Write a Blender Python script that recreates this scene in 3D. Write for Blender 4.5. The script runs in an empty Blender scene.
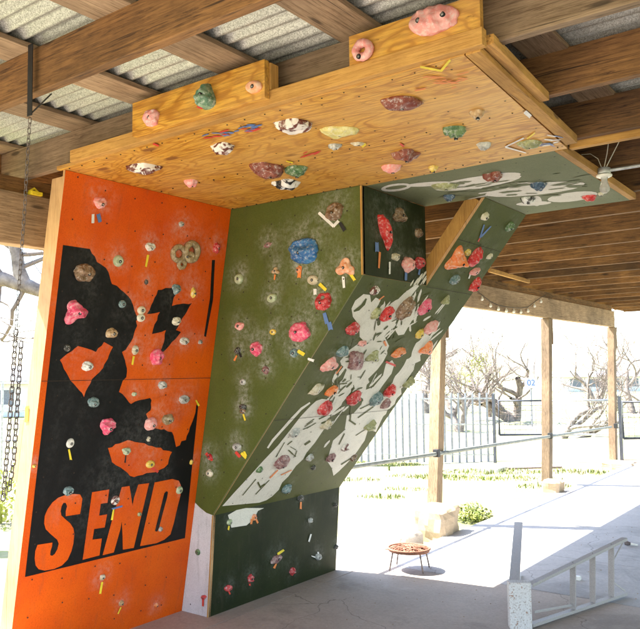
import bpy, bmesh, math, random
from mathutils import Vector as V, noise, Matrix
from mathutils.bvhtree import BVHTree
random.seed(7)
C = bpy.context.scene.collection
R = math.radians

# ------------------------------------------------------------------ camera
F, YAW, PITCH, ROLL = 755.48, .639597, .075135, -.01103
EYE = V((0, 0, 1.6))
FW = V((-math.sin(YAW)*math.cos(PITCH), math.cos(YAW)*math.cos(PITCH), math.sin(PITCH)))
r0 = FW.cross(V((0, 0, 1))).normalized(); u0 = r0.cross(FW)
RT = r0*math.cos(ROLL)+u0*math.sin(ROLL); UP = -r0*math.sin(ROLL)+u0*math.cos(ROLL)
cam = bpy.data.cameras.new('camera'); co = bpy.data.objects.new('camera', cam); C.objects.link(co)
cam.sensor_fit = 'HORIZONTAL'; cam.sensor_width = 36; cam.lens = 36*F/640
cam.clip_start = .02; cam.clip_end = 2000
co.matrix_world = Matrix.Translation(EYE) @ Matrix((RT, UP, -FW)).transposed().to_4x4()
bpy.context.scene.camera = co

def ray(x, y): return RT*(x-320)+UP*(314.5-y)+FW*F
def on(x, y, P, n):                       # where the line of sight meets a real surface
    d = ray(x, y); n = V(n); return EYE+d*((V(P)-EYE).dot(n)/d.dot(n))
def onx(x, y, X): return on(x, y, (X, 0, 0), (1, 0, 0))
def ony(x, y, Y): return on(x, y, (0, Y, 0), (0, 1, 0))
def onz(x, y, Z): return on(x, y, (0, 0, Z), (0, 0, 1))
def at_depth(x, y, d): return EYE+ray(x, y)*(d/F)

# ------------------------------------------------------------------ materials
def newmat(name):
    m = bpy.data.materials.new(name); m.use_nodes = True
    return m, m.node_tree.nodes, m.node_tree.links, m.node_tree.nodes['Principled BSDF']
def coords(N, L, sc=(1, 1, 1)):
    t = N.new('ShaderNodeTexCoord'); mp = N.new('ShaderNodeMapping'); mp.inputs['Scale'].default_value = sc
    L.new(t.outputs['Object'], mp.inputs['Vector']); return mp.outputs[0]
def nz(N, L, vec, scale, detail=4, rough=.6, dist=0):
    n = N.new('ShaderNodeTexNoise'); n.inputs['Scale'].default_value = scale; n.inputs['Detail'].default_value = detail
    n.inputs['Roughness'].default_value = rough; n.inputs['Distortion'].default_value = dist
    L.new(vec, n.inputs['Vector']); return n.outputs['Fac']
def ramp(N, L, fac, *stops):
    r = N.new('ShaderNodeValToRGB'); e = r.color_ramp.elements
    while len(e) < len(stops): e.new(.5)
    for k, (p, c) in enumerate(stops):
        e[k].position = p; e[k].color = (c, c, c, 1) if isinstance(c, (int, float)) else (*c, 1)
    L.new(fac, r.inputs[0]); return r.outputs[0]
def mix(N, L, fac, a, b, mode='MIX'):
    m = N.new('ShaderNodeMix'); m.data_type = 'RGBA'; m.blend_type = mode
    for s, v in ((0, fac), (6, a), (7, b)):
        if hasattr(v, 'links'): L.new(v, m.inputs[s])
        elif s == 0: m.inputs[0].default_value = v
        else: m.inputs[s].default_value = (*v, 1)
    return m.outputs[2]
def mth(N, L, op, a, b):
    m = N.new('ShaderNodeMath'); m.operation = op; m.use_clamp = op in ('MULTIPLY', 'ADD')
    for k, v in enumerate((a, b)):
        if hasattr(v, 'links'): L.new(v, m.inputs[k])
        else: m.inputs[k].default_value = v
    return m.outputs[0]
def bump(N, L, b, h, s=.3, d=.01):
    n = N.new('ShaderNodeBump'); n.inputs['Strength'].default_value = s; n.inputs['Distance'].default_value = d
    L.new(h, n.inputs['Height']); L.new(n.outputs[0], b.inputs['Normal'])

def wood(name, dark, light, axis=0, vary=.35, rough=.75):
    m, N, L, b = newmat(name)
    s = [22, 22, 22]; s[axis] = 1.1
    oi = N.new('ShaderNodeObjectInfo')
    v = coords(N, L, s)
    add = N.new('ShaderNodeVectorMath'); add.operation = 'ADD'; L.new(v, add.inputs[0])
    mul = N.new('ShaderNodeMath'); mul.operation = 'MULTIPLY'; mul.inputs[1].default_value = 37; L.new(oi.outputs['Random'], mul.inputs[0])
    L.new(mul.outputs[0], add.inputs[1]); v = add.outputs[0]
    g = nz(N, L, v, 4.5, 9, .78, .8)
    c = ramp(N, L, g, (.37, dark), (.48, [a*.4+q*.6 for a, q in zip(dark, light)]), (.60, light))
    st = nz(N, L, coords(N, L), 1.7, 5, .65)
    c = mix(N, L, ramp(N, L, st, (.35, .55), (.6, 0)), c, [x*.45 for x in dark])
    s2 = [60, 60, 60]; s2[axis] = .9
    g2 = nz(N, L, coords(N, L, s2), 1.6, 4, .6, .3)
    c = mix(N, L, ramp(N, L, g2, (.30, .9), (.37, 0)), c, [x*.3 for x in dark])
    # knots
    vo = N.new('ShaderNodeTexVoronoi'); vo.inputs['Scale'].default_value = 1
    ks = [9, 9, 9]; ks[axis] = 2.2; L.new(coords(N, L, ks), vo.inputs['Vector'])
    c = mix(N, L, ramp(N, L, vo.outputs['Distance'], (.07, .8), (.13, 0)), c, [x*.3 for x in dark])
    rv = N.new('ShaderNodeMapRange'); rv.inputs['To Min'].default_value = 1-vary; rv.inputs['To Max'].default_value = 1+vary*.6
    L.new(oi.outputs['Random'], rv.inputs['Value'])
    c = mix(N, L, 1.0, c, rv.outputs[0], 'MULTIPLY')
    L.new(c, b.inputs['Base Color']); b.inputs['Roughness'].default_value = rough
    bump(N, L, b, g, .5, .004)
    return m
OLD = [wood('weathered_timber_'+'xyz'[k], (.055, .021, .006), (.32, .155, .050), k) for k in range(3)]
GREY = [wood('grey_timber_'+'xyz'[k], (.17, .10, .05), (.48, .33, .20), k) for k in range(3)]
NEW = [wood('new_pine_'+'xyz'[k], (.40, .18, .035), (.66, .36, .09), k, .12) for k in range(3)]
PINE = wood('sawn_pine', (.50, .27, .11), (.68, .42, .2), 2, .1)

def plywood():
    m, N, L, b = newmat('plywood')
    oi = N.new('ShaderNodeObjectInfo')
    w1 = nz(N, L, coords(N, L, (.9, 2.6, 2.6)), 1.5, 3, .5, .4)
    k = mth(N, L, 'MULTIPLY', w1, 1.0); mm = N.new('ShaderNodeMath'); mm.operation = 'MULTIPLY'; mm.inputs[1].default_value = 95; L.new(w1, mm.inputs[0])
    sn = N.new('ShaderNodeMath'); sn.operation = 'SINE'; L.new(mm.outputs[0], sn.inputs[0])
    hf = N.new('ShaderNodeMath'); hf.operation = 'MULTIPLY_ADD'; hf.inputs[1].default_value = .5; hf.inputs[2].default_value = .5; L.new(sn.outputs[0], hf.inputs[0])
    fine = nz(N, L, coords(N, L, (4, 80, 80)), 1.5, 6, .75)
    c = ramp(N, L, hf.outputs[0], (.0, (.46, .19, .016)), (.3, (.68, .335, .038)), (1, (.74, .40, .055)))
    c = mix(N, L, ramp(N, L, fine, (.38, .9), (.58, 0)), c, (.34, .135, .015))
    c = mix(N, L, ramp(N, L, nz(N, L, coords(N, L), 1.1, 5), (.42, .0), (.68, .6)), c, (.68, .42, .15))
    vo = N.new('ShaderNodeTexVoronoi'); vo.inputs['Scale'].default_value = 1.0; L.new(coords(N, L, (2.8, 6, 6)), vo.inputs['Vector'])
    c = mix(N, L, ramp(N, L, vo.outputs['Distance'], (.09, .85), (.17, 0)), c, (.20, .075, .02))
    c = mix(N, L, ramp(N, L, nz(N, L, coords(N, L, (3, 10, 10)), 2.4, 6, .7), (.30, .8), (.37, 0)), c, (.2, .08, .02))
    L.new(c, b.inputs['Base Color']); b.inputs['Roughness'].default_value = .55
    bump(N, L, b, fine, .25, .002); return m
PLY = plywood()

def paint(name, col, col2, rough=.5, chalkcol=(.62, .62, .57), wear=.3, dirt=(.08, .06, .04), chk=.8):
    m, N, L, b = newmat(name)
    base = mix(N, L, ramp(N, L, nz(N, L, coords(N, L), 2.3, 5, .6), (.35, 0.), (.65, 1.)), col, col2)
    sp = nz(N, L, coords(N, L), 150, 3, .6)
    base = mix(N, L, ramp(N, L, sp, (.30, .35), (.5, 0.)), base, [x*.45 for x in col])
    base = mix(N, L, ramp(N, L, sp, (.6, 0.), (.75, .22)), base, [min(1, x*1.5+(.02 if max(col2) > .02 else .004)) for x in col2])
    st = nz(N, L, coords(N, L, (7, 7, 1)), 3.2, 5, .7)
    base = mix(N, L, mth(N, L, 'MULTIPLY', ramp(N, L, st, (.55, 0.), (.78, 1.)), wear), base, dirt)
    at = N.new('ShaderNodeAttribute'); at.attribute_name = 'chalk'
    cn = nz(N, L, coords(N, L), 38, 7, .75)
    bl = nz(N, L, coords(N, L), 11, 4, .6)
    k = mth(N, L, 'MULTIPLY', mth(N, L, 'MULTIPLY', at.outputs['Fac'], chk), ramp(N, L, cn, (.40, .05), (.66, 1.)))
    k = mth(N, L, 'MULTIPLY', k, ramp(N, L, bl, (.33, .15), (.6, 1.)))
    base = mix(N, L, k, base, chalkcol)
    gl = mth(N, L, 'MULTIPLY', ramp(N, L, nz(N, L, coords(N, L), 70, 3), (.68, 0.), (.74, .8*chk)), ramp(N, L, nz(N, L, coords(N, L), 3.1, 3), (.53, 0.), (.68, .45)))
    base = mix(N, L, gl, base, chalkcol)
    L.new(base, b.inputs['Base Color']); b.inputs['Roughness'].default_value = rough+.12; b.inputs['Specular IOR Level'].default_value = .22
    bump(N, L, b, sp, .35, .0015); return m
ORANGE = paint('orange_paint', (.60, .072, .0010), (.70, .108, .0016), .45, chk=.5)
BLACKP = paint('black_paint', (.004, .004, .004), (.007, .006, .006), .42, wear=.1, dirt=(.006,.006,.006), chk=.15)
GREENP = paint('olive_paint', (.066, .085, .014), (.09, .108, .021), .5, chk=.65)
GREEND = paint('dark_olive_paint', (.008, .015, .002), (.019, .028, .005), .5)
GREENO = paint('overhang_olive_paint', (.062, .074, .014), (.085, .096, .021), .5, chk=.6)
GREENC = paint('grey_green_paint', (.13, .15, .075), (.17, .185, .10), .6)
WHITEP = paint('white_paint', (.68, .645, .56), (.76, .73, .65), .6, wear=.4, dirt=(.25, .22, .18))
WHITEK = paint('scuffed_white_paint', (.55, .54, .55), (.68, .67, .68), .6, wear=.8, dirt=(.2, .19, .18))

def simple(name, col, rough=.6, metal=0., var=.25, scale=20, bstr=.2, col2=None, randv=0):
    m, N, L, b = newmat(name)
    n = nz(N, L, coords(N, L), scale, 5, .65)
    c2 = col2 or [min(1, x*(1+var)) for x in col]
    c = ramp(N, L, n, (.35, [x*(1-var) for x in col]), (.65, c2))
    L.new(c, b.inputs['Base Color']); b.inputs['Roughness'].default_value = rough; b.inputs['Metallic'].default_value = metal
    bump(N, L, b, n, bstr, .004); return m
DARK = simple('dark_hole', (.01, .01, .01), .9)
STEEL = simple('bolt_steel', (.35, .34, .32), .4, .8)
BLACK = simple('black_plastic', (.015, .015, .017), .5)
TAPE = {k: simple('tape_'+k, c, .6, var=.12) for k, c in dict(white=(.75, .74, .70), yellow=(.80, .62, .03), black=(.012, .012, .012), orange=(.72, .22, .05), blue=(.09, .17, .38), red=(.6, .05, .03)).items()}
GROOVE = simple('panel_seam', (.03, .02, .012), .9)

HC = dict(pink=((.76, .27, .24), (.80, .45, .40)), hotpink=((.72, .05, .14), (.80, .25, .30)), grey=((.30, .30, .27), (.58, .58, .54)),
          white=((.55, .53, .46), (.75, .73, .66)), cream=((.62, .56, .40), (.76, .71, .56)), green=((.05, .12, .04), (.15, .24, .10)),
          palegreen=((.30, .37, .20), (.52, .57, .38)), brown=((.14, .075, .035), (.33, .21, .12)), maroon=((.17, .035, .02), (.28, .085, .05)),
          red=((.42, .015, .018), (.60, .07, .07)), redbright=((.55, .01, .01), (.68, .05, .04)), blue=((.012, .10, .30), (.05, .20, .42)),
          navy=((.02, .05, .10), (.07, .13, .2)), tan=((.38, .23, .10), (.58, .42, .24)), yellow=((.66, .42, .03), (.74, .58, .14)),
          paleyellow=((.60, .52, .16), (.72, .66, .32)), peach=((.78, .30, .13), (.82, .52, .36)), orange=((.75, .17, .03), (.78, .30, .11)),
          purple=((.18, .07, .07), (.36, .22, .2)), olive=((.24, .25, .10), (.40, .40, .20)), bone=((.45, .38, .24), (.66, .60, .46)),
          teal=((.08, .15, .15), (.25, .34, .34)), dark=((.03, .03, .025), (.10, .09, .07)), marble=((.13, .03, .02), (.74, .68, .62)),
          zebra=((.01, .01, .01), (.75, .75, .72)), pyramid=((.06, .15, .08), (.26, .36, .24)), skull=((.24, .17, .08), (.42, .33, .18)))
HCN = dict(pink='pink', hotpink='hot pink', grey='grey', white='chalky white', cream='cream', green='dark green', palegreen='pale green', brown='brown',
           maroon='maroon', red='red', redbright='bright red', blue='blue', navy='navy blue', tan='tan', yellow='yellow', paleyellow='pale yellow',
           peach='peach', orange='orange', purple='dusky purple', olive='olive', bone='bone coloured', teal='grey blue', dark='dark grey',
           marble='maroon and white marbled', zebra='black and white striped', pyramid='green pyramid shaped', skull='brown knobbly ring shaped')
HM = {}
def holdmat(k):
    if k in HM: return HM[k]
    a, c = HC[k]
    m, N, L, b = newmat('hold_'+k)
    sc = 16 if k in ('marble', 'zebra') else 26
    oi = N.new('ShaderNodeObjectInfo')
    add = N.new('ShaderNodeVectorMath'); add.operation = 'ADD'; L.new(coords(N, L), add.inputs[0]); L.new(oi.outputs['Random'], add.inputs[1])
    n = nz(N, L, add.outputs[0], sc, 3, .55, 1.2)
    lo, hi = (.47, .53) if k in ('marble', 'zebra') else (.4, .66)
    col = ramp(N, L, n, (lo, a), (hi, c))
    ch = nz(N, L, add.outputs[0], 60, 6, .7)
    col = mix(N, L, ramp(N, L, ch, (.52, 0.), (.68, .6)), col, (.74, .72, .68))
    L.new(col, b.inputs['Base Color']); b.inputs['Roughness'].default_value = .5
    bump(N, L, b, ch, .5, .003)
    HM[k] = m; return m

def concrete(name, a, c, cracks=False):
    m, N, L, b = newmat(name)
    v = coords(N, L)
    col = ramp(N, L, nz(N, L, v, 1.1, 8, .62), (.3, a), (.7, c))
    f = nz(N, L, v, 45, 6, .75)
    col = mix(N, L, ramp(N, L, f, (.35, .28), (.6, 0)), col, [x*.55 for x in a])
    col = mix(N, L, ramp(N, L, nz(N, L, v, 5, 5, .7), (.60, 0), (.75, .45)), col, (.58, .54, .50))
    col = mix(N, L, ramp(N, L, nz(N, L, v, 130, 2, .5), (.70, 0), (.74, .6)), col, (.10, .08, .06))
    col = mix(N, L, ramp(N, L, nz(N, L, v, 90, 2, .5), (.72, 0), (.76, .6)), col, (.7, .66, .6))
    if cracks:
        col = mix(N, L, ramp(N, L, nz(N, L, v, .9, 7, .7, .6), (.54, 0), (.62, .38)), col, [x*.5 for x in a])
        dv = N.new('ShaderNodeTexNoise'); dv.inputs['Scale'].default_value = 3; dv.inputs['Detail'].default_value = 6; L.new(v, dv.inputs['Vector'])
        ad = N.new('ShaderNodeVectorMath'); ad.operation = 'MULTIPLY_ADD'; ad.inputs[1].default_value = (.35, .35, 0); L.new(dv.outputs['Color'], ad.inputs[0]); L.new(v, ad.inputs[2])
        fl = N.new('ShaderNodeVectorMath'); fl.operation = 'MULTIPLY'; fl.inputs[1].default_value = (1, 1, 0); L.new(ad.outputs[0], fl.inputs[0])
        vo = N.new('ShaderNodeTexVoronoi'); vo.feature = 'DISTANCE_TO_EDGE'; vo.inputs['Scale'].default_value = .8; L.new(fl.outputs[0], vo.inputs['Vector'])
        ck = mth(N, L, 'MULTIPLY', ramp(N, L, vo.outputs['Distance'], (.0, .6), (.0028, 0.)), ramp(N, L, nz(N, L, v, .7, 2), (.47, 0.), (.53, 1.)))
        col = mix(N, L, ck, col, (.06, .05, .04))
    L.new(col, b.inputs['Base Color']); b.inputs['Roughness'].default_value = .85
    bump(N, L, b, f, .4, .004); return m
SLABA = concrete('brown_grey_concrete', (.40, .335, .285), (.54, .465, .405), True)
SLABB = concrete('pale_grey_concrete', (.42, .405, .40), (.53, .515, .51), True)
STONE = concrete('rough_stone', (.34, .25, .16), (.52, .40, .27))

def groundmat():
    m, N, L, b = newmat('dry_ground')
    v = coords(N, L)
    c = ramp(N, L, nz(N, L, v, .5, 8, .65), (.3, (.28, .235, .15)), (.7, (.42, .37, .27)))
    g = nz(N, L, v, .35, 6, .7, .5)
    c = mix(N, L, ramp(N, L, g, (.40, 0.), (.56, .85)), c, (.17, .20, .05))
    c = mix(N, L, ramp(N, L, nz(N, L, v, 14, 6, .75), (.3, .5), (.5, 0.)), c, (.2, .17, .09))
    L.new(c, b.inputs['Base Color']); b.inputs['Roughness'].default_value = .95
    bump(N, L, b, nz(N, L, v, 9, 6, .7), .6, .03); return m
GROUND = groundmat()

def tin():
    m, N, L, b = newmat('galvanised_tin')
    v = coords(N, L)
    vo = N.new('ShaderNodeTexVoronoi'); vo.inputs['Scale'].default_value = 260; L.new(v, vo.inputs['Vector'])
    sep = N.new('ShaderNodeSeparateColor'); L.new(vo.outputs['Color'], sep.inputs[0])
    c = ramp(N, L, sep.outputs[0], (0, (.26, .26, .225)), (1, (.58, .58, .52)))
    c = mix(N, L, ramp(N, L, nz(N, L, v, 1.6, 6, .6), (.5, 0.), (.75, .5)), c, (.40, .33, .22))
    L.new(c, b.inputs['Base Color']); b.inputs['Metallic'].default_value = .35; b.inputs['Roughness'].default_value = .5
    bump(N, L, b, sep.outputs[1], .15, .002); return m
TIN = tin()
METAL = simple('worn_aluminium', (.43, .395, .37), .5, .2, .12, 160, .1, col2=(.50, .465, .44))
CAPM = simple('speckled_cap_paint', (.62, .59, .56), .6, 0, .2, 60, col2=(.66, .64, .62))
def speckle():
    m, N, L, b = newmat('paint_splattered_metal')
    v = coords(N, L); n = nz(N, L, v, 110, 4, .6)
    c = ramp(N, L, n, (.34, (.28, .2, .15)), (.43, (.60, .57, .54)), (.7, (.70, .67, .64)))
    c = mix(N, L, ramp(N, L, nz(N, L, v, 40, 3), (.62, 0.), (.66, 1.)), c, (.35, .2, .13))
    L.new(c, b.inputs['Base Color']); b.inputs['Roughness'].default_value = .6; return m
SPECK = speckle()
CHAIN = simple('rusty_steel', (.16, .13, .12), .55, .5, .35, 50)
IRON = simple('painted_iron', (.05, .055, .07), .5, .3)
GALV = simple('galvanised_pipe', (.42, .43, .44), .45, .5)
RAILM = simple('dull_pipe', (.20, .21, .19), .5, .2)
PICKET = simple('grey_picket_paint', (.20, .21, .23), .5, .2)
BARK = simple('grey_bark', (.17, .135, .115), .9, 0, .4, 8, .8, (.27, .225, .19))
TWIG = simple('twig_bark', (.17, .135, .115), .9, 0, .3, 8)
LEAFY = simple('yellow_green_leaves', (.30, .34, .05), .7, 0, .3, 3, col2=(.44, .46, .09))
GRASS = simple('green_grass_blades', (.07, .12, .015), .7, 0, .4, 2, col2=(.16, .21, .035))
STRAW = simple('dry_straw', (.5, .42, .2), .8)
WICKER = simple('red_brown_wicker', (.22, .09, .05), .7, 0, .4, 90, .8)
PALE = simple('pale_siding', (.62, .62, .60), .8, 0, .1, 5)
ROOFG = simple('grey_shingles', (.28, .28, .30), .85, 0, .2, 9)
WIN = simple('window_glass', (.12, .14, .18), .15)
BULB = simple('frosted_bulb', (.85, .83, .76), .3, 0, .08)
CORD = simple('dark_cord', (.03, .03, .03), .7)
WIRE = simple('white_wire', (.70, .66, .55), .6)
def glassy():
    m, N, L, b = newmat('cloudy_glass')
    n = nz(N, L, coords(N, L), 60, 3)
    L.new(ramp(N, L, n, (.3, (.62, .62, .6)), (.7, (.8, .8, .78))), b.inputs['Base Color'])
    b.inputs['Roughness'].default_value = .15; b.inputs['Transmission Weight'].default_value = .55; b.inputs['IOR'].default_value = 1.3
    return m
GLASS = glassy()

# ------------------------------------------------------------------ mesh helpers
class MB:
    def __init__(s): s.v = []; s.f = []; s.m = []; s.sm = []
    def add(s, vs, fs, mi=0, smooth=False):
        o = len(s.v); s.v += [V(p) for p in vs]
        for f in fs: s.f.append([o+i for i in f]); s.m.append(mi); s.sm.append(smooth)
        return s
    def box(s, a, b, mi=0):
        x0, y0, z0 = [min(p, q) for p, q in zip(a, b)]; x1, y1, z1 = [max(p, q) for p, q in zip(a, b)]
        return s.hexa([(x0, y0, z0), (x1, y0, z0), (x1, y1, z0), (x0, y1, z0), (x0, y0, z1), (x1, y0, z1), (x1, y1, z1), (x0, y1, z1)], mi)
    def hexa(s, p, mi=0):
        return s.add(p, [(0, 3, 2, 1), (4, 5, 6, 7), (0, 1, 5, 4), (1, 2, 6, 5), (2, 3, 7, 6), (3, 0, 4, 7)], mi)
    def bar(s, a, b, w, h, up=(0, 0, 1), mi=0, w2=None, h2=None):
        a, b = V(a), V(b); d = (b-a).normalized(); x = d.cross(V(up)).normalized(); y = x.cross(d)
        w2 = w2 or w; h2 = h2 or h
        P = [a+x*i*w/2+y*j*h/2 for i, j in ((-1, -1), (1, -1), (1, 1), (-1, 1))]+[b+x*i*w2/2+y*j*h2/2 for i, j in ((-1, -1), (1, -1), (1, 1), (-1, 1))]
        return s.hexa(P, mi)
    def tube(s, pts, rad, n=8, mi=0, cap=True):
        pts = [V(p) for p in pts]; k = len(pts)
        rs = rad if isinstance(rad, (list, tuple)) else [rad]*k
        vs = []; ref = V((.3, .5, .81))
        for i, p in enumerate(pts):
            d = (pts[min(i+1, k-1)]-pts[max(i-1, 0)]).normalized()
            x = d.cross(ref); x = x.normalized() if x.length > .1 else d.cross(V((1, 0, 0))).normalized(); y = d.cross(x)
            vs += [p+(x*math.cos(2*math.pi*j/n)+y*math.sin(2*math.pi*j/n))*rs[i] for j in range(n)]
        fs = [(i*n+j, i*n+(j+1) % n, (i+1)*n+(j+1) % n, (i+1)*n+j) for i in range(k-1) for j in range(n)]
        s.add(vs, fs, mi, True)
        if cap: s.add(vs[:n], [tuple(range(n))[::-1]], mi); s.add(vs[-n:], [tuple(range(n))], mi)
        return s
    def lathe(s, c, axis, prof, n=16, mi=0):
        ax = V(axis).normalized(); return s.tube([V(c)+ax*h for r, h in prof], [max(r, .0004) for r, h in prof], n, mi)
    def build(s, name, mats, parent=None, bevel=0, subd=0):
        me = bpy.data.meshes.new(name)
        o = bpy.data.objects.new(name, me); C.objects.link(o)
        off = parent_loc(parent) if parent else V((0, 0, 0))
        if not parent and s.v:
            xs = [p.x for p in s.v]; ys = [p.y for p in s.v]; zs = [p.z for p in s.v]
            off = V(((min(xs)+max(xs))/2, (min(ys)+max(ys))/2, min(zs)))
            if off.length < 60: o.location = off
            else: off = V((0, 0, 0))
        me.from_pydata([p-off for p in s.v], [], s.f)
        for m in (mats if isinstance(mats, (list, tuple)) else [mats]): me.materials.append(m)
        me.polygons.foreach_set('material_index', s.m); me.polygons.foreach_set('use_smooth', s.sm)
        bm = bmesh.new(); bm.from_mesh(me); bmesh.ops.recalc_face_normals(bm, faces=bm.faces); bm.to_mesh(me); bm.free()
        if parent: o.parent = parent
        if bevel:
            bv = o.modifiers.new('bevel', 'BEVEL'); bv.width = bevel; bv.segments = 2; bv.limit_method = 'ANGLE'
        return o
def parent_loc(p):
    l = V((0, 0, 0))
    while p: l = l+p.location; p = p.parent
    return l
def thing(name, label, cat, loc, group=None):
    o = bpy.data.objects.new(name, None); C.objects.link(o); o.location = loc; o.empty_display_size = .1
    return tag(o, label, cat, group)
def tag(o, label, cat, group=None):
    o['label'] = label; o['category'] = cat
    if group: o['group'] = group
    return o
def struct(o): o['kind'] = 'structure'; return o

# ------------------------------------------------------------------ the ground
def gz(x, y):
    e = max(0, -3.6-x); f = max(0, y-14)*.02
    base = -.06-.27*min(1, e/4.5)-min(.12, f) if x < -3.6 else -.06-min(.2, max(0, y-9)*.02)
    if x > 6 or y < -6: base = -.12
    return base
mb = MB()
def axis(vals):
    return sorted(set(vals))
gx = axis([-700, -300, -150, -90, -60]+[-45+1.5*i for i in range(17)]+[-20+.6*i for i in range(60)]+[18, 25, 40, 80, 200, 700])
gy = axis([-400, -150, -60, -30, -15]+[-8+.7*i for i in range(60)]+[36, 42, 50, 60, 75, 100, 140, 200, 320, 700, 900])
for y in gy:
    for x in gx:
        mb.v.append(V((x, y, gz(x, y)+(.03*noise.noise(V((x*.8, y*.8, 0))) if x < -4 else 0))))
nx = len(gx)
for j in range(len(gy)-1):
    for i in range(nx-1):
        mb.f.append([j*nx+i, j*nx+i+1, (j+1)*nx+i+1, (j+1)*nx+i]); mb.m.append(0); mb.sm.append(True)
struct(mb.build('ground', GROUND))
# concrete floor: two darker bays near the wall, paler bays beyond the joint
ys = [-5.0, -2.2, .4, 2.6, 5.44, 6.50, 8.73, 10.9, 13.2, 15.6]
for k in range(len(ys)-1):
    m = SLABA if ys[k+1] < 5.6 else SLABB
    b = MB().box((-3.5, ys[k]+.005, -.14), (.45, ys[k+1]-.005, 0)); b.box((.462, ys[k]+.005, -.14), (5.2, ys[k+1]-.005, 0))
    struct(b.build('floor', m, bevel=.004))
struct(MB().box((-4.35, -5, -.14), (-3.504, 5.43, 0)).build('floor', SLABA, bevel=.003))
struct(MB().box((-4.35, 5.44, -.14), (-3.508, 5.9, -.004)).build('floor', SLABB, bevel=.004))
struct(MB().box((-3.49, -4.95, -.15), (5.15, 15.55, -.03)).build('floor', GROOVE))

# ------------------------------------------------------------------ the shed
shed = thing('open_shed', 'open timber shed with corrugated tin roof on wooden posts over the concrete floor', 'shed', (0, 7, 0))
XH = -3.85
rz = lambda x: 2.715+.004*(x+3.9)
n_r = 27
for k in range(-5, 22):
    Y = 1.695+.668*k
    if k == 1: Y = 2.425
    rr = random.Random(k)
    x0, x1 = -4.12, 7.6
    P = []
    for (x, s) in ((x0, 0), (x1, 1)):
        w = rr.uniform(-.008, .008)
        P.append((x, Y+w, rz(x)+rr.uniform(-.004, .004)))
    a, c = [V(p) for p in P]
    b = MB(); h = .182; t = .042
    seg = 6
    ring = []
    for i in range(seg+1):
        p = a.lerp(c, i/seg)+V((0, rr.uniform(-.003, .003), rr.uniform(-.003, .003)))
        ring.append([p+V((0, -t/2, 0)), p+V((0, t/2, 0)), p+V((0, t/2, h)), p+V((0, -t/2, h))])
    vs = [q for g in ring for q in g]
    fs = [(i*4+j, i*4+(j+1) % 4, (i+1)*4+(j+1) % 4, (i+1)*4+j) for i in range(seg) for j in range(4)]+[(0, 3, 2, 1), (seg*4, seg*4+1, seg*4+2, seg*4+3)]
    b.add(vs, fs); b.build('rafter', OLD[0] if k != 1 else GREY[0], shed, bevel=.003)
zt = 2.903
for i, xc in enumerate([-4.05, -3.35, -2.77, -2.17, -1.57, -1.05, -.45, .2, .85, 1.5, 2.15, 2.8, 3.45, 4.1, 4.75, 5.4, 6.1, 6.8, 7.5]):
    w = .19 if i % 3 else .205
    if i == 5: w = .17
    MB().box((xc-w/2, -2.0, zt), (xc+w/2, 15.9, zt+.022)).build('purlin', (GREY if i < 8 else OLD)[1], shed, bevel=.002)
# corrugated sheets, ridges running across the shed
z0 = zt+.034; pitch = .0762; amp = .0125; per = 9
ns = int(18.0/(pitch*per))
for k in range(ns):
    ya = -2.05+k*pitch*per; n = per*10
    b = MB(); r = random.Random(k+50); dz = .0012*(k % 2)
    for half in range(1):
        xs = [-4.16+r.uniform(-.02, .02), 0, 7.75]
        vs = [(x, ya+pitch*i/10, z0+dz+amp*math.cos(2*math.pi*i/10)+(x+4)*.004) for i in range(n+4) for x in xs]
        fs = [(i*3+j, i*3+j+1, (i+1)*3+j+1, (i+1)*3+j) for i in range(n+3) for j in range(2)]
        b.add(vs, fs, 0, True)
    b.build('roof_sheet', TIN, shed)
MB().box((-4.15, -2, 2.74), (-4.125, 15.9, 2.90)).build('eave_board', OLD[1], shed)
# header plate on the posts
def hz(Y): return 2.315+.001*Y
for (ya, yb_) in ((-2.0, .8), (.803, 7.3), (7.303, 13.9)):
    MB().hexa([(XH-.045, ya, hz(ya)), (XH+.045, ya, hz(ya)), (XH+.045, yb_, hz(yb_)), (XH-.045, yb_, hz(yb_)),
               (XH-.045, ya, 2.61), (XH+.045, ya, 2.61), (XH+.045, yb_, 2.61), (XH-.045, yb_, 2.61)]).build('header_beam', GREY[1], shed, bevel=.004)
MB().box((XH-.05, -2, 2.613), (XH-.012, 13.95, 2.71)).build('top_plate', OLD[1], shed)
posts = []
for (yb_, yt, xb) in ((.80, .80, XH), (4.10, 4.1, XH), (7.12, 7.36, XH), (10.42, 10.62, XH), (13.62, 13.86, XH)):
    w = .118; g = gz(XH, yb_)-.05
    zb = g
    b = MB()
    P = []; n = 8
    for i in range(n+1):
        t = i/n; z = zb+(hz(yt)-.002-zb)*t; y = yb_+(yt-yb_)*t
        jx = random.uniform(-.004, .004); ww = w*(1+random.uniform(-.03, .03))
        P += [(XH+jx-ww/2, y-ww/2, z), (XH+jx+ww/2, y-ww/2, z), (XH+jx+ww/2, y+ww/2, z), (XH+jx-ww/2, y+ww/2, z)]
    fs = [(i*4+j, i*4+(j+1) % 4, (i+1)*4+(j+1) % 4, (i+1)*4+j) for i in range(n) for j in range(4)]+[(0, 3, 2, 1), (n*4, n*4+1, n*4+2, n*4+3)]
    b.add(P, fs); posts.append(b.build('post', GREY[2], shed, bevel=.006))
    # side cleat under the header
    MB().box((XH-.055, yt+w/2+.003, 1.95), (XH+.055, yt+w/2+.045, hz(yt)-.004)).build('post_cleat', GREY[2], shed, bevel=.004)
# far end posts across the shed
for x in (5.0,):
    for y in (1.0, 7.3, 13.8): MB().box((x+2.2, y-.06, -.2), (x+2.32, y+.06, 2.71)).build('post', GREY[2], shed, bevel=.004)
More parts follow.
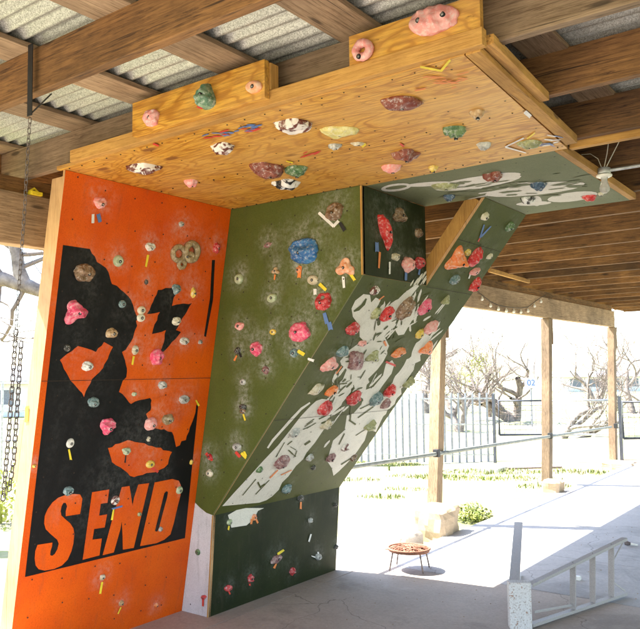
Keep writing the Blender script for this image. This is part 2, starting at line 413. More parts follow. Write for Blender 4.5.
# short brace and blocks between the far rafters
pa, pb = onz(489, 270, 2.70), onz(529, 281.5, 2.70)
MB().bar(pa, pb, .03, .045).build('brace_board', NEW[1], shed, bevel=.002)
for (q, Yv) in (((502, 262), 7.04), ((527, 274), 8.38)):
    p = onz(*q, 2.80); 
    MB().box((p.x-.02, Yv-.31, 2.74), (p.x+.02, Yv+.31, 2.88)).build('blocking', OLD[1], shed)
# bright new ledger beside the panel
MB().box((-1.21, 3.74, 2.70), (4.4, 3.778, 2.86)).build('ledger_board', NEW[0], shed, bevel=.002)
# little yellow clamp resting on the header
p = onx(34, 197, XH+.03)
b = MB(); b.box((p.x-.03, p.y-.03, 2.612), (p.x+.03, p.y+.035, 2.632)); b.tube([(p.x, p.y-.03, 2.632), (p.x, p.y, 2.655), (p.x, p.y+.03, 2.632)], .007)
tag(b.build('spring_clamp', TAPE['yellow']), 'small yellow clamp lying on top of the header beam behind the chain', 'clamp')

# ------------------------------------------------------------------ climbing wall
cw = thing('climbing_wall', 'plywood climbing wall with orange panel, green overhang and plywood ceiling full of bolted holds', 'climbing wall', (-3.0, 4.0, 0))
YB = 3.632; HZ = 2.682
XO0, XO1 = -3.891, -3.428           # orange panel foot and head
kO = (XO1-XO0)/HZ
class Plane:
    def __init__(s, P, u, v, n): s.P = V(P); s.u = V(u).normalized(); s.v = V(v).normalized(); s.n = V(n).normalized(); s.holds = []
    def at(s, x, y, off=0): return on(x, y, s.P+s.n*off, s.n)
PO = Plane((XO0, 3, 0), (0, 1, 0), (kO, 0, 1), (1, 0, -kO))
PB = Plane((-3, YB, 1), (1, 0, 0), (0, 0, 1), (0, -1, 0))
KX0, KX1, KZ = -3.642, -3.594, .662
kk = (KX1-KX0)/KZ
PK = Plane((KX0, 4, 0), (0, 1, 0), (kk, 0, 1), (1, 0, -kk))
kc = (2.155-KZ)/(-2.386-KX1)        # dz/dx
PC = Plane((KX1, 4, KZ), (0, 1, 0), (1, 0, kc), (kc, 0, -1))
PD = Plane((-2.386, 4, 2.4), (0, 1, 0), (0, 0, 1), (1, 0, 0))
PF = Plane((-2, 3, HZ), (1, 0, 0), (0, 1, 0), (0, 0, -1))
PG = Plane((-2, 4, HZ+.0), (1, 0, 0), (0, 1, 0), (0, 0, -1))
PR = Plane((-2.3, 2.262, 2.8), (1, 0, 0), (0, 0, 1), (0, -1, 0))     # upright board 1
PS = Plane((-1.3, 2.30, 2.8), (1, 0, 0), (0, 0, 1), (0, -1, 0))     # upright board 2
Xtop = KX1+(HZ-KZ)/kc
Yf = 5.07

# holds: panel, x, y, w, h (pixels of the photo), type, colour, turn
HL = []
def H(pl, rows):
    for r in rows: HL.append((pl, *r))
H(PO, [(100,203,15,13,'cup','pink',0),(181,224,6,6,'blob','grey',0),(150,247,12,10,'cup','white',0),(118,261,12,13,'disc','palegreen',0),
 (184,255,32,28,'rings','skull',0),(216,248,8,12,'blob','red',0),(84,273,24,21,'blob','brown',0),(74,312,24,23,'tri','hotpink',.35),(122,304,9,9,'disc','teal',0),
 (146,282,4,6,'blob','dark',0),(176,289,10,12,'cup','teal',0),(193,293,6,12,'blob','yellow',0),(141,314,10,17,'twin','cream',0),(111,333,14,11,'blob','tan',0),
 (176,321,10,10,'blob','cream',0),(184,341,11,9,'cup','white',0),(200,342,5,5,'blob','grey',0),(135,350,8,11,'disc','bone',0),(156,357,15,18,'blob','hotpink',0),
 (67,348,8,8,'disc','dark',0),(87,366,14,11,'blob','white',0),(162,385,10,9,'blob','grey',0),(134,394,6,5,'blob','palegreen',0),(184,399,13,10,'jug','grey',0),
 (93,402,14,12,'jug','teal',0),(107,426,17,18,'cup','hotpink',0),(150,424,14,15,'blob','pink',0),(167,419,14,12,'blob','skull',0),(70,443,9,11,'disc','white',0),
 (126,451,10,8,'cup','palegreen',0),(148,439,4,6,'blob','bone',0),(150,464,11,9,'disc','yellow',0),(191,462,4,6,'blob','yellow',0),(68,491,12,10,'cup','teal',0),
 (179,490,8,9,'disc','palegreen',0),(115,500,10,11,'disc','marble',0),(139,514,5,5,'blob','olive',0),(160,529,5,6,'blob','grey',0),(102,577,6,7,'blob','bone',0),
 (121,603,6,6,'blob','tan',0),(156,605,5,5,'blob','orange',0),(34,466,5,4,'blob','yellow',0)])
H(PB, [(335,212,21,20,'jug','brown',.4),(305,251,34,29,'jug','blue',0),(346,268,19,17,'tri','peach',0),(313,280,13,11,'disc','bone',0),(268,245,10,6,'crimp','purple',.3),
 (276,271,8,7,'tri','tan',0),(299,270,6,8,'blob','orange',0),(239,279,10,12,'disc','palegreen',.4),(272,298,12,10,'disc','palegreen',.3),(324,301,20,20,'jug','red',.3),
 (300,332,26,21,'blob','hotpink',0),(273,332,8,7,'disc','yellow',0),(240,326,10,9,'blob','pink',0),(257,349,13,17,'blob','hotpink',0),(238,351,7,8,'blob','dark',0),
 (294,353,10,10,'disc','teal',0),(266,370,8,9,'blob','purple',0),(243,382,7,7,'disc','grey',0),(243,407,9,6,'blob','dark',0),(243,411,7,6,'blob','brown',.2),
 (237,447,11,9,'disc','grey',0),(210,457,6,9,'crimp','red',1.1),(210,473,8,8,'blob','cream',0),(198,552,6,7,'disc','green',0),(204,597,7,5,'blob','red',0)])
H(PK, [(300,498,8,7,'blob','dark',0),(335,505,5,5,'blob','dark',0),(229,522,6,7,'blob','palegreen',0),(254,517,6,7,'blob','orange',0),(310,520,5,6,'blob','grey',0),
 (336,547,6,5,'blob','dark',0),(318,557,9,7,'cup','grey',0),(276,559,14,9,'blob','purple',.4),(292,571,7,9,'blob','red',0),(250,578,6,9,'blob','red',0),(228,588,9,7,'blob','red',0)])
H(PC, [(374,290,11,9,'blob','marble',0),(386,313,14,15,'blob','redbright',.3),(352,328,15,12,'jug','red',.3),(404,307,16,22,'blob','brown',-.4),(375,313,10,12,'blob','olive',0),
 (342,351,13,11,'blob','teal',0),(329,364,18,12,'tri','pink',.2),(355,360,15,30,'crimp','purple',1.0),(362,343,11,6,'blob','pink',0),(398,352,17,9,'blob','orange',.2),
 (372,356,14,10,'tri','olive',0),(316,389,15,10,'crimp','bone',.6),(331,390,13,9,'blob','orange',.6),(353,397,17,13,'blob','red',0),(389,390,12,12,'blob','redbright',0),
 (375,398,12,13,'blob','teal',0),(324,407,14,15,'jug','red',-.3),(408,382,10,9,'tri','olive',0),(419,333,8,9,'blob','yellow',0),(455,258,19,21,'tri','orange',.3),
 (474,256,13,18,'blob','redbright',0),(467,252,8,6,'blob','yellow',0),(484,216,8,8,'blob','cream',0),(509,226,9,9,'blob','green',0),(454,279,11,9,'blob','teal',0),
 (474,271,12,7,'blob','pink',.2),(474,284,10,13,'blob','redbright',0),(489,256,7,5,'blob','cream',.4),(445,300,8,8,'tri','olive',0),(424,306,12,15,'blob','hotpink',0),
 (430,327,17,13,'blob','pink',.2),(426,348,16,11,'tri','orange',0),(294,432,10,9,'cup','grey',.4),(281,461,15,13,'jug','purple',.2),(259,469,6,6,'blob','green',0),
 (326,424,11,9,'tri','bone',0),(309,457,7,7,'blob','grey',0),(313,467,5,4,'blob','dark',0),(330,457,10,8,'blob','purple',0),(345,447,9,7,'blob','marble',0),
 (353,457,7,6,'blob','brown',.4),(370,425,11,9,'tri','olive',0),(286,488,10,8,'cup','teal',0),(385,403,9,10,'blob','purple',0)])
H(PD, [(384,232,12,38,'long','redbright',.28),(399,216,17,14,'tri','brown',0),(418,233,9,10,'blob','brown',0),(395,257,9,8,'blob','bone',0),(407,265,14,15,'blob','pink',0),(419,263,13,12,'blob','red',0)])
H(PF, [(143,166,33,13,'pocket','marble',0),(191,181,13,9,'blob','pink',0),(223,146,24,14,'pocket','marble',0),(293,123,37,18,'pocket','marble',0),(267,167,28,26,'jug','maroon',.6),
 (296,168,22,14,'blob','green',0),(287,182,27,14,'pocket','zebra',0),(339,130,37,16,'slope','paleyellow',0),(400,101,41,18,'crimp','maroon',0),(335,145,13,7,'blob','grey',0),
 (358,143,14,5,'crimp','bone',0),(406,152,24,13,'tri','maroon',0),(392,166,20,9,'blob','pink',0),(433,167,10,8,'blob','yellow',0),(455,129,23,14,'blob','green',0),
 (477,112,16,10,'blob','tan',0),(484,144,14,10,'blob','grey',0),(530,143,24,14,'slope','olive',0)])
H(PG, [(445,185,27,12,'slope','olive',0),(449,196,12,9,'blob','navy',0),(494,174,17,11,'tri','maroon',0),(538,184,16,12,'blob','navy',0),(528,198,15,9,'blob','zebra',.2),(589,196,14,8,'blob','redbright',0),(601,193,6,4,'blob','cream',0)])
H(PR, [(152,118,16,18,'blob','pink',0),(208,97,22,26,'pyr','pyramid',0),(254,87,18,13,'disc','peach',0)])
H(PS, [(364,51,23,22,'ring','pink',0),(433,21,50,30,'sloper','pink',.1)])
# a hold list entry knows its panel: used for chalk smudges as well
for e in HL:
    pl = e[0]; p = pl.at(e[1], e[2]); d = (p-EYE).dot(FW)
    pl.holds.append((p, max(e[3], e[4])/F*d))

def panel(name, pl, poly, mats, back=.019, grid=.035, parent=cw, art=(), tnuts=.2, chalk=1.0, seams=()):
    """front face cut to a fine grid (so it can carry the chalk dust), flat back and edges, painted graphics laid on the front"""
    bm = bmesh.new(); lay = None
    poly = [V(p) for p in poly]
    f = bm.faces.new([bm.verts.new(p) for p in poly])
    us = [p.dot(pl.u) for p in poly]; vs = [p.dot(pl.v) for p in poly]
    for ax, arr in ((pl.u, us), (pl.v, vs)):
        t = min(arr)+grid
        while t < max(arr)-.003:
            bmesh.ops.bisect_plane(bm, geom=bm.verts[:]+bm.edges[:]+bm.faces[:], plane_co=ax*t, plane_no=ax); t += grid
    V0 = [v.co.copy() for v in bm.verts]; bm.verts.index_update()
    F0 = [[v.index for v in f.verts] for f in bm.faces]; bm.free()
    b = MB(); b.add(V0, F0, 0); nfront = len(V0)
    k = len(poly); bk = [p-pl.n*back for p in poly]
    b.add(poly+bk, [tuple(range(k, 2*k))], len(mats)-1)
    b.add(poly+bk, [(i, (i+1) % k, k+(i+1) % k, k+i) for i in range(k)], len(mats)-1)
    # bolt holes
    rr = random.Random(len(name)+k)
    def inside(q):
        s = 0
        for i in range(k):
            a, c = poly[i], poly[(i+1) % k]
            x, y = q.dot(pl.u), q.dot(pl.v); x1, y1, x2, y2 = a.dot(pl.u), a.dot(pl.v), c.dot(pl.u), c.dot(pl.v)
            if (y1 > y) != (y2 > y) and x < (x2-x1)*(y-y1)/(y2-y1)+x1: s ^= 1
        return s
    if tnuts:
        o = poly[0]-pl.u*poly[0].dot(pl.u)-pl.v*poly[0].dot(pl.v)
        u = min(us)+.09
        while u < max(us)-.03:
            v = min(vs)+.08
            while v < max(vs)-.03:
                q = o+pl.u*(u+rr.uniform(-.03, .03))+pl.v*(v+rr.uniform(-.03, .03))+pl.n*.0062
                if inside(q):
                    b.add([q+(pl.u*math.cos(a*math.pi/4)+pl.v*math.sin(a*math.pi/4))*.0048 for a in range(8)], [tuple(range(8))], 1)
                v += tnuts
            u += tnuts
    for s0, s1 in seams:
        s0, s1 = V(s0), V(s1); d = (s1-s0).normalized(); w = d.cross(pl.n).normalized()*.0016
        b.add([s0-w+pl.n*.0056, s1-w+pl.n*.0056, s1+w+pl.n*.0056, s0+w+pl.n*.0056], [(0, 1, 2, 3)], 1)
    for ai, (pts, mi, off) in enumerate(art):
        off = off+ai*.00001
        q = [pl.at(x, y, off) for x, y in pts]
        b.add(q, [tuple(range(len(q)))], mi)
    ob = b.build(name, mats, parent)
    at = ob.data.attributes.new('chalk', 'FLOAT', 'POINT'); off = parent_loc(parent)
    vals = []
    for v in ob.data.vertices:
        w = v.co+off; s = 0
        if chalk:
            for (p, r) in pl.holds:
                d = w-p-pl.v*r*.25; q = d.length_squared/(r*.55+.035)**2
                if q < 6: s += math.exp(-q)*.95
        vals.append(min(1, s*chalk))
    at.data.foreach_set('value', vals)
    return ob

def ell(cx, cy, a, b, ang=0, n=18):
    c, s = math.cos(ang), math.sin(ang)
    return [(cx+a*math.cos(t)*c-b*math.sin(t)*s, cy+a*math.cos(t)*s+b*math.sin(t)*c) for t in [2*math.pi*i/n for i in range(n)]]
def sliver(x, y, l, w, ang, r):
    c, s = math.cos(ang), math.sin(ang); k = r.uniform(.2, .8)
    return [(x+p*c-q*s, y+p*s+q*c) for p, q in ((-l/2, 0), (-l/2*k, -w/2), (l/2*k*.8, -w/2*.8), (l/2, 0), (l/3, w/2), (-l/3, w/2*.9))]
def strip(x0, y0, x1, y1, w):
    d = math.hypot(x1-x0, y1-y0); nx, ny = -(y1-y0)/d*w/2, (x1-x0)/d*w/2
    return [(x0+nx, y0+ny), (x1+nx, y1+ny), (x1-nx, y1-ny), (x0-nx, y0-ny)]
def zm(pts, ox, oy, s): return [(ox+x/s, oy+y/s) for x, y in pts]
def jag(pts, r, amp=1.6, step=4, closed=True):
    out = []
    for i, (a, c) in enumerate(zip(pts, pts[1:]+(pts[:1] if closed else []))):
        n = max(1, int(math.hypot(c[0]-a[0], c[1]-a[1])/step))
        for k in range(n):
            t = k/n; j = amp if k else 0
            out.append((a[0]+(c[0]-a[0])*t+r.uniform(-j, j), a[1]+(c[1]-a[1])*t+r.uniform(-j, j)))
    return out

# --- orange panel: a black torn-edge mountain stencil over the word SEND
rj = random.Random(3)
A1, A2, A3 = .0014, .0028, .0042
art = []
left = [(63,245),(90,249)]
edge = jag([(90,249),(97,262),(106,268),(112,284),(121,290),(131,300),(138,318),(133,338),(122,352),(127,372),(119,392),(131,404),(150,398),(158,404),(146,414),(152,428),(172,432),(176,447),(186,440),(193,420),(199,398)], rj, 1.3, 4, False)
# close the black block: right side, bottom with the word
main = [(63,245)]+edge[:len(edge)-0]
main = [p for p in main if p[0] <= 199]
main += [(199,398),(185,538),(25,577)]
art.append((main, 2, A1))
art.append((jag([(60,360),(78,346),(96,352),(104,342),(113,347),(103,368),(92,379),(84,397),(74,384),(66,372)], rj, .9, 4), 0, A2))      # orange valley
art.append((jag([(158,290),(178,286),(172,306),(192,303),(176,330),(181,332),(160,356),(166,330),(152,334),(160,312),(147,314)], rj, .8, 4), 2, A1))     # lightning shard
art.append(([(212,260),(215,260),(213,300),(206,337),(204,336),(210,298)], 2, A1))
art.append((jag([(108,448),(128,440),(152,446),(172,452),(168,464),(156,472),(134,477),(124,470),(112,462)], rj, 1.1, 4), 0, A2))      # orange slab above the word
art.append((jag([(152,398),(168,396),(182,406),(178,422),(170,428),(156,424),(150,412)], rj, 1., 4), 0, A2))
s1 = lambda pts: zm(pts, 20, 470, 472/90)
s2 = lambda pts: zm(pts, 90, 460, 629/110)
S = s1([(327,150),(322,190),(315,230),(240,242),(240,215),(247,190),(240,172),(228,172),(218,190),(213,215),(217,238),(238,258),(262,278),(280,305),(285,335),(280,385),(270,425),(250,470),(220,500),(180,518),(130,527),(98,520),(82,500),(77,465),(80,425),(92,392),(170,380),(168,400),(160,425),(158,445),(168,450),(182,440),(196,415),(203,385),(195,365),(160,335),(135,310),(127,280),(130,240),(145,205),(170,170),(200,145),(240,130),(285,125),(315,128)])
Ee = s1([(378,113),(472,100),(472,150),(432,160),(418,210),(472,200),(460,240),(405,250)]) # replaced below
Ee = s2([(12,184),(110,168),(100,244),(62,250),(52,318),(98,310),(84,385),(24,394),(14,455),(68,448),(54,545),(-42,570)])
Nn = s2([(182,155),(226,148),(238,225),(243,262),(252,215),(276,140),(338,132),(250,502),(188,512),(186,430),(182,350),(174,395),(136,528),(72,544),(130,330)])
Dd = s2([(370,128),(470,108),(508,118),(520,145),(518,200),(500,270),(478,365),(460,425),(425,455),(380,475),(286,492)])
Di = s2([(436,178),(446,182),(442,210),(412,320),(396,385),(384,410),(372,405),(380,370),(405,270),(425,190)])
for q in (S, Ee, Nn, Dd): art.append((q, 0, A2))
art.append((Di, 2, A3))
def tape(x0, y0, x1, y1, w, mi):
    a, b_, c, d = strip(x0, y0, x1, y1, w*.9); k = lambda p, s_=.35: (p[0]+rj.uniform(-s_, s_), p[1]+rj.uniform(-s_, s_))
    m1, m2 = ((b_[0]+c[0])/2, (b_[1]+c[1])/2), ((a[0]+d[0])/2, (a[1]+d[1])/2)
    return ([k(a), k(b_), k(m1, .8), k(c), k(d), k(m2, .8)], mi, .0052)
TM = [TAPE[k] for k in ('white', 'yellow', 'black', 'orange', 'blue', 'red')]
T0 = dict(white=3, yellow=4, black=5, orange=6, blue=7, red=8)
for (x0, y0, x1, y1, w, c) in [(93,214,93,223,3,'white'),(98,214,100,222,4,'blue'),(148,255,146,267,2.5,'yellow'),(134,356,132,365,2.2,'yellow'),(69,449,71,460,2,'yellow'),
     (126,455,125,463,1.6,'black'),(151,467,158,472,3,'red'),(114,508,112,520,2,'yellow'),(112,509,122,506,1.6,'blue'),(102,582,100,594,2,'yellow'),(121,607,118,614,2,'yellow'),(196,400,199,406,2,'yellow')]:
    art.append(tape(x0, y0, x1, y1, w, T0[c]))
xo = lambda z: XO0+kO*z
op = panel('orange_panel', PO, [(xo(0), 2.36, .0), (xo(0), YB-.002, .0), (xo(HZ), YB-.002, HZ-.002), (xo(HZ), 2.36, HZ-.002)], [ORANGE, GROOVE, BLACKP]+TM+[PINE], art=art,
           seams=[((xo(1.565), 2.36, 1.565), (xo(1.565), YB-.003, 1.565))], chalk=.9)
op['label'] = 'orange painted panel with black stencil and the word SEND'

# --- green wall facing the camera, with the white painted foot
art = []
for (x0, y0, x1, y1, w, c) in [(319,213,334,227,3.2,'white'),(333,227,339,221,3.2,'white'),(340,223,345,231,3.5,'black'),(343,277,344,288,3,'white'),(350,273,355,281,3.5,'yellow'),
     (319,284,326,290,3.5,'yellow'),(315,289,315,295,3,'white'),(275,275,274,280,1.5,'orange'),(300,266,299,278,4,'orange'),(324,313,327,324,4,'blue'),(329,322,331,330,5,'blue'),
     (237,355,234,361,2,'orange'),(239,352,241,357,2,'black'),(298,351,304,355,4,'yellow'),(308,359,314,361,2.5,'white'),(243,414,245,420,2,'yellow'),(241,453,246,458,3,'yellow'),
     (236,452,240,457,3,'red'),(206,453,212,460,3,'red'),(203,599,203,606,2,'red'),(244,452,246,456,2,'yellow')]:
    art.append(tape(x0, y0, x1, y1, w, T0[c]))
b1 = [(KX0, YB, 0), (KX1, YB, KZ), (-2.386, YB, 2.155), (-2.386, YB, HZ-.002), (XO1, YB, HZ-.002), (xo(.74), YB, .74)]
white = [(xo(0)-.03, YB, 0), (KX0, YB, 0), (KX1, YB, KZ), (-3.66, YB, .672), (-3.72, YB, .70), (xo(.74)-.03, YB, .745)]
g1 = [(KX1, YB, KZ+.001), (-2.386, YB, 2.155), (-2.386, YB, HZ-.002), (XO1-.03, YB, HZ-.002), (xo(.745)-.03, YB, .746), (-3.72, YB, .701), (-3.66, YB, .673)]
panel('green_wall_panel', PB, g1, [GREENP, GROOVE, BLACKP]+TM+[PINE], art=[a for a in art if a[0][0][1] < 500], chalk=1.0)
wp = panel('white_foot_panel', PB, white, [WHITEK, GROOVE, BLACKP]+TM+[PINE], art=[a for a in art if a[0][0][1] > 500], tnuts=.25, chalk=0)
wp['label'] = 'scuffed white panel at the foot of the green wall'
# pale sealant edge strips
MB().bar((KX0-.004, YB-.004, .0), (KX1-.004, YB-.004, KZ), .008, .004, (0, 1, 0)).build('edge_strip', NEW[2], cw)
MB().bar((-2.392, YB-.004, 2.155), (-2.392, YB-.004, HZ-.004), .010, .004, (0, 1, 0)).build('edge_strip', NEW[2], cw)
MB().bar((KX1, YB-.002, KZ+.01), (-2.389, YB-.002, 2.15), .003, .003, (0, 1, 0)).build('edge_strip', GREENC, cw)

# --- kicker
rk = random.Random(5)
art = [([(228,515),(231.3,527.6),(246.5,525.3),(254,519),(258,510.8),(264,508),(240,508)], 2, A1)]
for (x0, y0, x1, y1, w, c) in [(301,502,301,509,2,'orange'),(229,526,228,530,2,'yellow'),(252,519,251,524,2,'orange'),(255,517,258,523,2,'orange'),(318,552,319,556,1.5,'white'),(276,564,274,568,2,'orange'),(278,554,284,550,2.4,'yellow'),
     (272,562,278,556,2.4,'red'),(250,583,250,586,2,'red'),(311,534,309,542,1.6,'white'),(312,556,318,558,1.5,'white'),(228,590,230,594,2,'red')]:
    art.append(tape(x0, y0, x1, y1, w, T0[c]))
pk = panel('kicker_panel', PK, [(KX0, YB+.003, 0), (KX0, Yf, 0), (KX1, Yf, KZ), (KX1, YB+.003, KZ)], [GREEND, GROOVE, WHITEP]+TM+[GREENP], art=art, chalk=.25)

# --- overhang with the white painted figure
z4 = lambda pts: zm(pts, 215, 400, 603/115)
z8 = lambda pts: zm(pts, 240, 380, 629/140)
z2 = lambda pts: zm(pts, 320, 280, 524/100)
art = []
art.append((z4([(38,556),(100,486),(180,400),(250,322),(330,238),(400,150),(450,85),(500,32),(530,5),(560,-6),(598,-2),(618,20),(606,60),(600,110),(560,170),(525,222),(480,276),(462,310),(425,345),(385,400),(352,432),(335,470),(300,505),(270,525),(232,538)]), 2, A1))
art.append((z4([(272,250),(300,205),(345,155),(400,92),(450,40),(497,10),(500,18),(455,52),(405,108),(350,168),(306,218),(280,254)]), 2, A1))
art.append((z8([(480,160),(470,225),(418,272),(400,332),(392,365),(412,395),(420,430),(442,412),(475,380),(520,330),(560,272),(578,215),(590,180),(629,148),(629,95),(600,60),(575,55),(556,78),(545,110),(510,150)]), 2, A1))
art.append((z2([(165,150),(185,108),(228,74),(262,78),(268,118),(292,92),(318,104),(300,142),(286,175),(300,235),(340,300),(362,345),(345,385),(300,372),(262,342),(232,322),(208,298),(206,240),(172,192)]), 2, A1))
art.append((z2([(176,160),(215,130),(240,95),(246,100),(236,130),(205,160),(178,168)]), 0, A2))
art.append((z2([(105,425),(150,370),(205,330),(245,342),(240,390),(215,450),(160,505),(175,560),(140,590),(95,545),(120,520),(140,470),(112,445)]), 2, A1))
art.append((z2([(215,450),(262,400),(310,370),(350,392),(330,430),(300,470),(250,520),(240,575),(280,560),(330,500),(345,440),(378,420),(390,440),(375,490),(330,550),(290,610),(230,625),(190,600),(170,520)]), 2, A1))
art.append((z2([(400,240),(430,170),(470,130),(500,135),(495,190),(460,250),(440,285),(410,290),(395,265)]), 2, A1))
art.append((z2([(370,140),(400,110),(440,70),(500,25),(520,30),(480,80),(430,120),(385,150)]), 2, A1))
for q in ([(262,385),(255,410)], ):
    pass
rs = random.Random(11)
art.append((jag([(366,425),(376,404),(388,392),(399,372),(412,352),(424,333),(430,336),(424,352),(414,368),(404,386),(396,400),(386,414),(376,432)], rs, 1.6, 4), 2, A1))
art.append((jag([(322,412),(334,392),(348,372),(360,352),(374,330),(388,312),(398,300),(408,292),(402,306),(394,322),(384,340),(372,360),(358,380),(344,398),(332,414)], rs, 1.8, 4), 2, A1))
A0 = math.atan2(-1.12, 1)
ang0 = math.radians(-50)
for i in range(95):              # white strokes of the figure
    t = rs.random(); x = 318+t*108+rs.gauss(0, 6); y = 420-t*135+rs.gauss(0, 14)
    if y < 286 or x > 432: continue
    art.append((sliver(x, y, rs.uniform(7, 22), rs.uniform(1.1, 2.8), ang0+rs.gauss(0, .28), rs), 2, A1))
for i in range(16):
    t = rs.random(); art.append((sliver(400+t*42+rs.gauss(0, 3), 388-t*75+rs.gauss(0, 5), rs.uniform(10, 24), rs.uniform(1, 2.4), ang0+rs.gauss(0, .12), rs), 2, A1))
for i in range(70):              # green gaps cut back into it
    t = rs.random(); x = 322+t*100+rs.gauss(0, 6); y = 412-t*122+rs.gauss(0, 13)
    if y < 288 or x > 430: continue
    art.append((sliver(x, y, rs.uniform(4, 12), rs.uniform(.6, 1.9), ang0+rs.gauss(0, .5), rs), 0, A2))
for (a, c, w) in [((215,415),(145,500),4),((285,420),(213,495),4),((365,222),(320,300),4),((225,430),(240,462),8),((240,455),(262,440),6),((380,235),(405,215),5),((395,245),(425,262),4),((385,262),(410,285),7),
                  ((470,235),(500,215),10),((480,150),(530,120),4),((470,140),(515,112),4),((462,155),(505,135),4),((480,128),(520,100),4),((545,100),(583,82),6),((430,265),(418,300),4),((400,280),(425,296),5)]:
    art.append((strip(*z4([a])[0], *z4([c])[0], w/5.24), 0, A2))
for (a, c, w) in [((470,240),(445,290),5),((490,180),(520,200),8),((530,170),(600,120),5),((520,250),(575,215),3),((455,380),(510,345),5),((500,115),(495,185),6),((540,130),(610,95),4)]:
    art.append((strip(*z8([a])[0], *z8([c])[0], w/4.49), 0, A2))
for (x0, y0, x1, y1, w, c) in [(484,225,480,238,1.6,'blue'),(491,226,481,237,1.6,'blue'),(480,238,478,242,1.6,'red'),(379,300,384,296,1.6,'orange'),(336,374,342,366,1.4,'orange'),
     (281,475,292,470,1.2,'orange'),(270,478,278,470,1.0,'orange'),(471,273,469,279,1.6,'white'),(384,341,386,346,2,'orange'),(386,362,396,366,2,'red')]:
    art.append(tape(x0, y0, x1, y1, w, T0[c]))
xc = lambda z: KX1+(z-KZ)/kc
YE = 4.385
po = [(KX1, YB+.003, KZ), (KX1, Yf, KZ), (Xtop, Yf, HZ-.003), (Xtop, YE, HZ-.003), (-2.386, YE, 2.155), (-2.386, YB+.003, 2.155)]
ov = panel('overhang_panel', PC, po, [GREENO, GROOVE, WHITEP]+TM+[PINE], art=art, chalk=.35,
           seams=[((xc(2.15), YE, 2.15), (xc(2.15), Yf, 2.15)), ((xc(2.44), YE, 2.44), (xc(2.44), Yf, 2.44)), ((xc(1.3), YB+.01, 1.3), (xc(1.3), Yf, 1.3))])
ov['label'] = 'overhanging green panel painted with a jagged white figure'
# --- dark box face under the ceiling
art = []
for (x0, y0, x1, y1, w, c) in [(377,242,377,252,4,'blue'),(380,252,379,268,2,'orange'),(390,262,390,274,1.8,'white'),(406,272,406,280,3,'blue'),(421,262,419,275,2,'blue')]:
    art.append(tape(x0, y0, x1, y1, w, T0[c]))
for i in range(26):
    t = rs.random(); x = 411+t*17+rs.gauss(0, 1.5); y = 284-t*14+rs.uniform(0, 8)
    if x < 427.5 and y < 283.5: art.append((sliver(x, y, rs.uniform(6, 13), rs.uniform(.8, 1.6), math.radians(-58), rs), 2, A1))
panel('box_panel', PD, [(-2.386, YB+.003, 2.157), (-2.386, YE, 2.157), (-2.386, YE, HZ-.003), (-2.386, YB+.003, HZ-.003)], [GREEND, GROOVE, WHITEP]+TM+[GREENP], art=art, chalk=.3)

# --- ceilings
art = []
for (x0, y0, x1, y1, w, c) in [(197,107,203,109,2,'red'),(153,144,159,146,2,'red'),(420,67,442,71,2,'yellow'),(441,71,450,60,3,'yellow'),(505,147,524,138,1.5,'white'),(505,147,526,153,1.5,'white'),(527,139,535,133,1.5,'yellow'),
     (525,112,531,117,4,'white'),(362,147,366,144,3,'yellow'),(404,147,400,144,2,'red'),(286,161,293,163,1.5,'yellow')]:
    art.append(tape(x0, y0, x1, y1, w, T0[c]))
for i in range(26):      # crayon scribbles in blue and red near the front edge
    x = rs.uniform(204, 258); y = 137-(x-204)*.17+rs.gauss(0, 2.2)
    art.append((sliver(x, y, rs.uniform(5, 13), rs.uniform(.8, 1.6), rs.uniform(-.5, .1), rs), T0['blue'] if rs.random() < .65 else T0['red'], .0045))
for i in range(22):
    x = rs.uniform(420, 465); y = 80+rs.gauss(0, 6)
    art.append((sliver(x, y, rs.uniform(6, 16), rs.uniform(.7, 1.3), rs.uniform(-.5, .3), rs), T0['orange'], .0045))
for i in range(12):
    x = rs.uniform(540, 560); y = rs.uniform(136, 146)
    art.append((sliver(x, y, rs.uniform(6, 12), rs.uniform(.7, 1.3), rs.uniform(-.3, .4), rs), T0['blue'] if i % 2 else T0['white'], .0045))
for i in range(8):
    art.append((sliver(rs.uniform(302, 318), rs.uniform(150, 158), rs.uniform(5, 10), 1, -.5, rs), T0['red'], .0045))
YS = 3.664
for i in range(22):
    for yy in (2.365, 3.0+.004*(i % 3), 3.625):
        q = V((-3.4+i*.104+rs.uniform(-.012, .012), yy+rs.uniform(-.006, .006), HZ)); x_, y_ = q.x, q.y
        d_ = q-EYE; sx = 320+F*d_.dot(RT)/d_.dot(FW); sy = 314.5-F*d_.dot(UP)/d_.dot(FW)
        if x_ < -1.15: art.append((ell(sx, sy, .9, .55, 0, 8), 1, .0004))
XL = -3.47
panel('plywood_ceiling_panel', PF, [(XL, 2.335, HZ), (-1.105, 2.335, HZ), (-1.195, YS, HZ), (-2.40, YS, HZ), (-2.40, YB-.001, HZ), (XO1-.02, YB-.001, HZ), (XO1-.02, 2.36, HZ), (XL, 2.36, HZ)], [PLY, DARK, PLY]+TM+[NEW[0]], art=art, chalk=0, tnuts=.2)
art = []
g5 = lambda pts: zm(pts, 370, 120, 640/270)
for (cx, cy, a, b_, an) in [(62,160,36,9,-.12),(140,152,55,5,-.07),(255,148,105,14,-.14),(300,135,58,8,-.12),(390,165,118,13,-.1),(430,155,80,8,-.05),(480,182,60,11,-.12),(388,198,42,5,-.05),(395,192,12,12,.6)]:
    art.append((g5(ell(cx, cy, a, b_, an)), 2, A1))
art.append((g5(ell(62, 160, 26, 4, -.12)), 0, A2))
for i in range(60):
    x = rs.uniform(190, 520); y = 160-(x-300)*.02+rs.gauss(0, 12)
    art.append((g5(sliver(x, y, rs.uniform(20, 60), rs.uniform(1.5, 4), -.12+rs.gauss(0, .05), rs)), 0 if i % 3 else 2, A2 if i % 3 else A1))
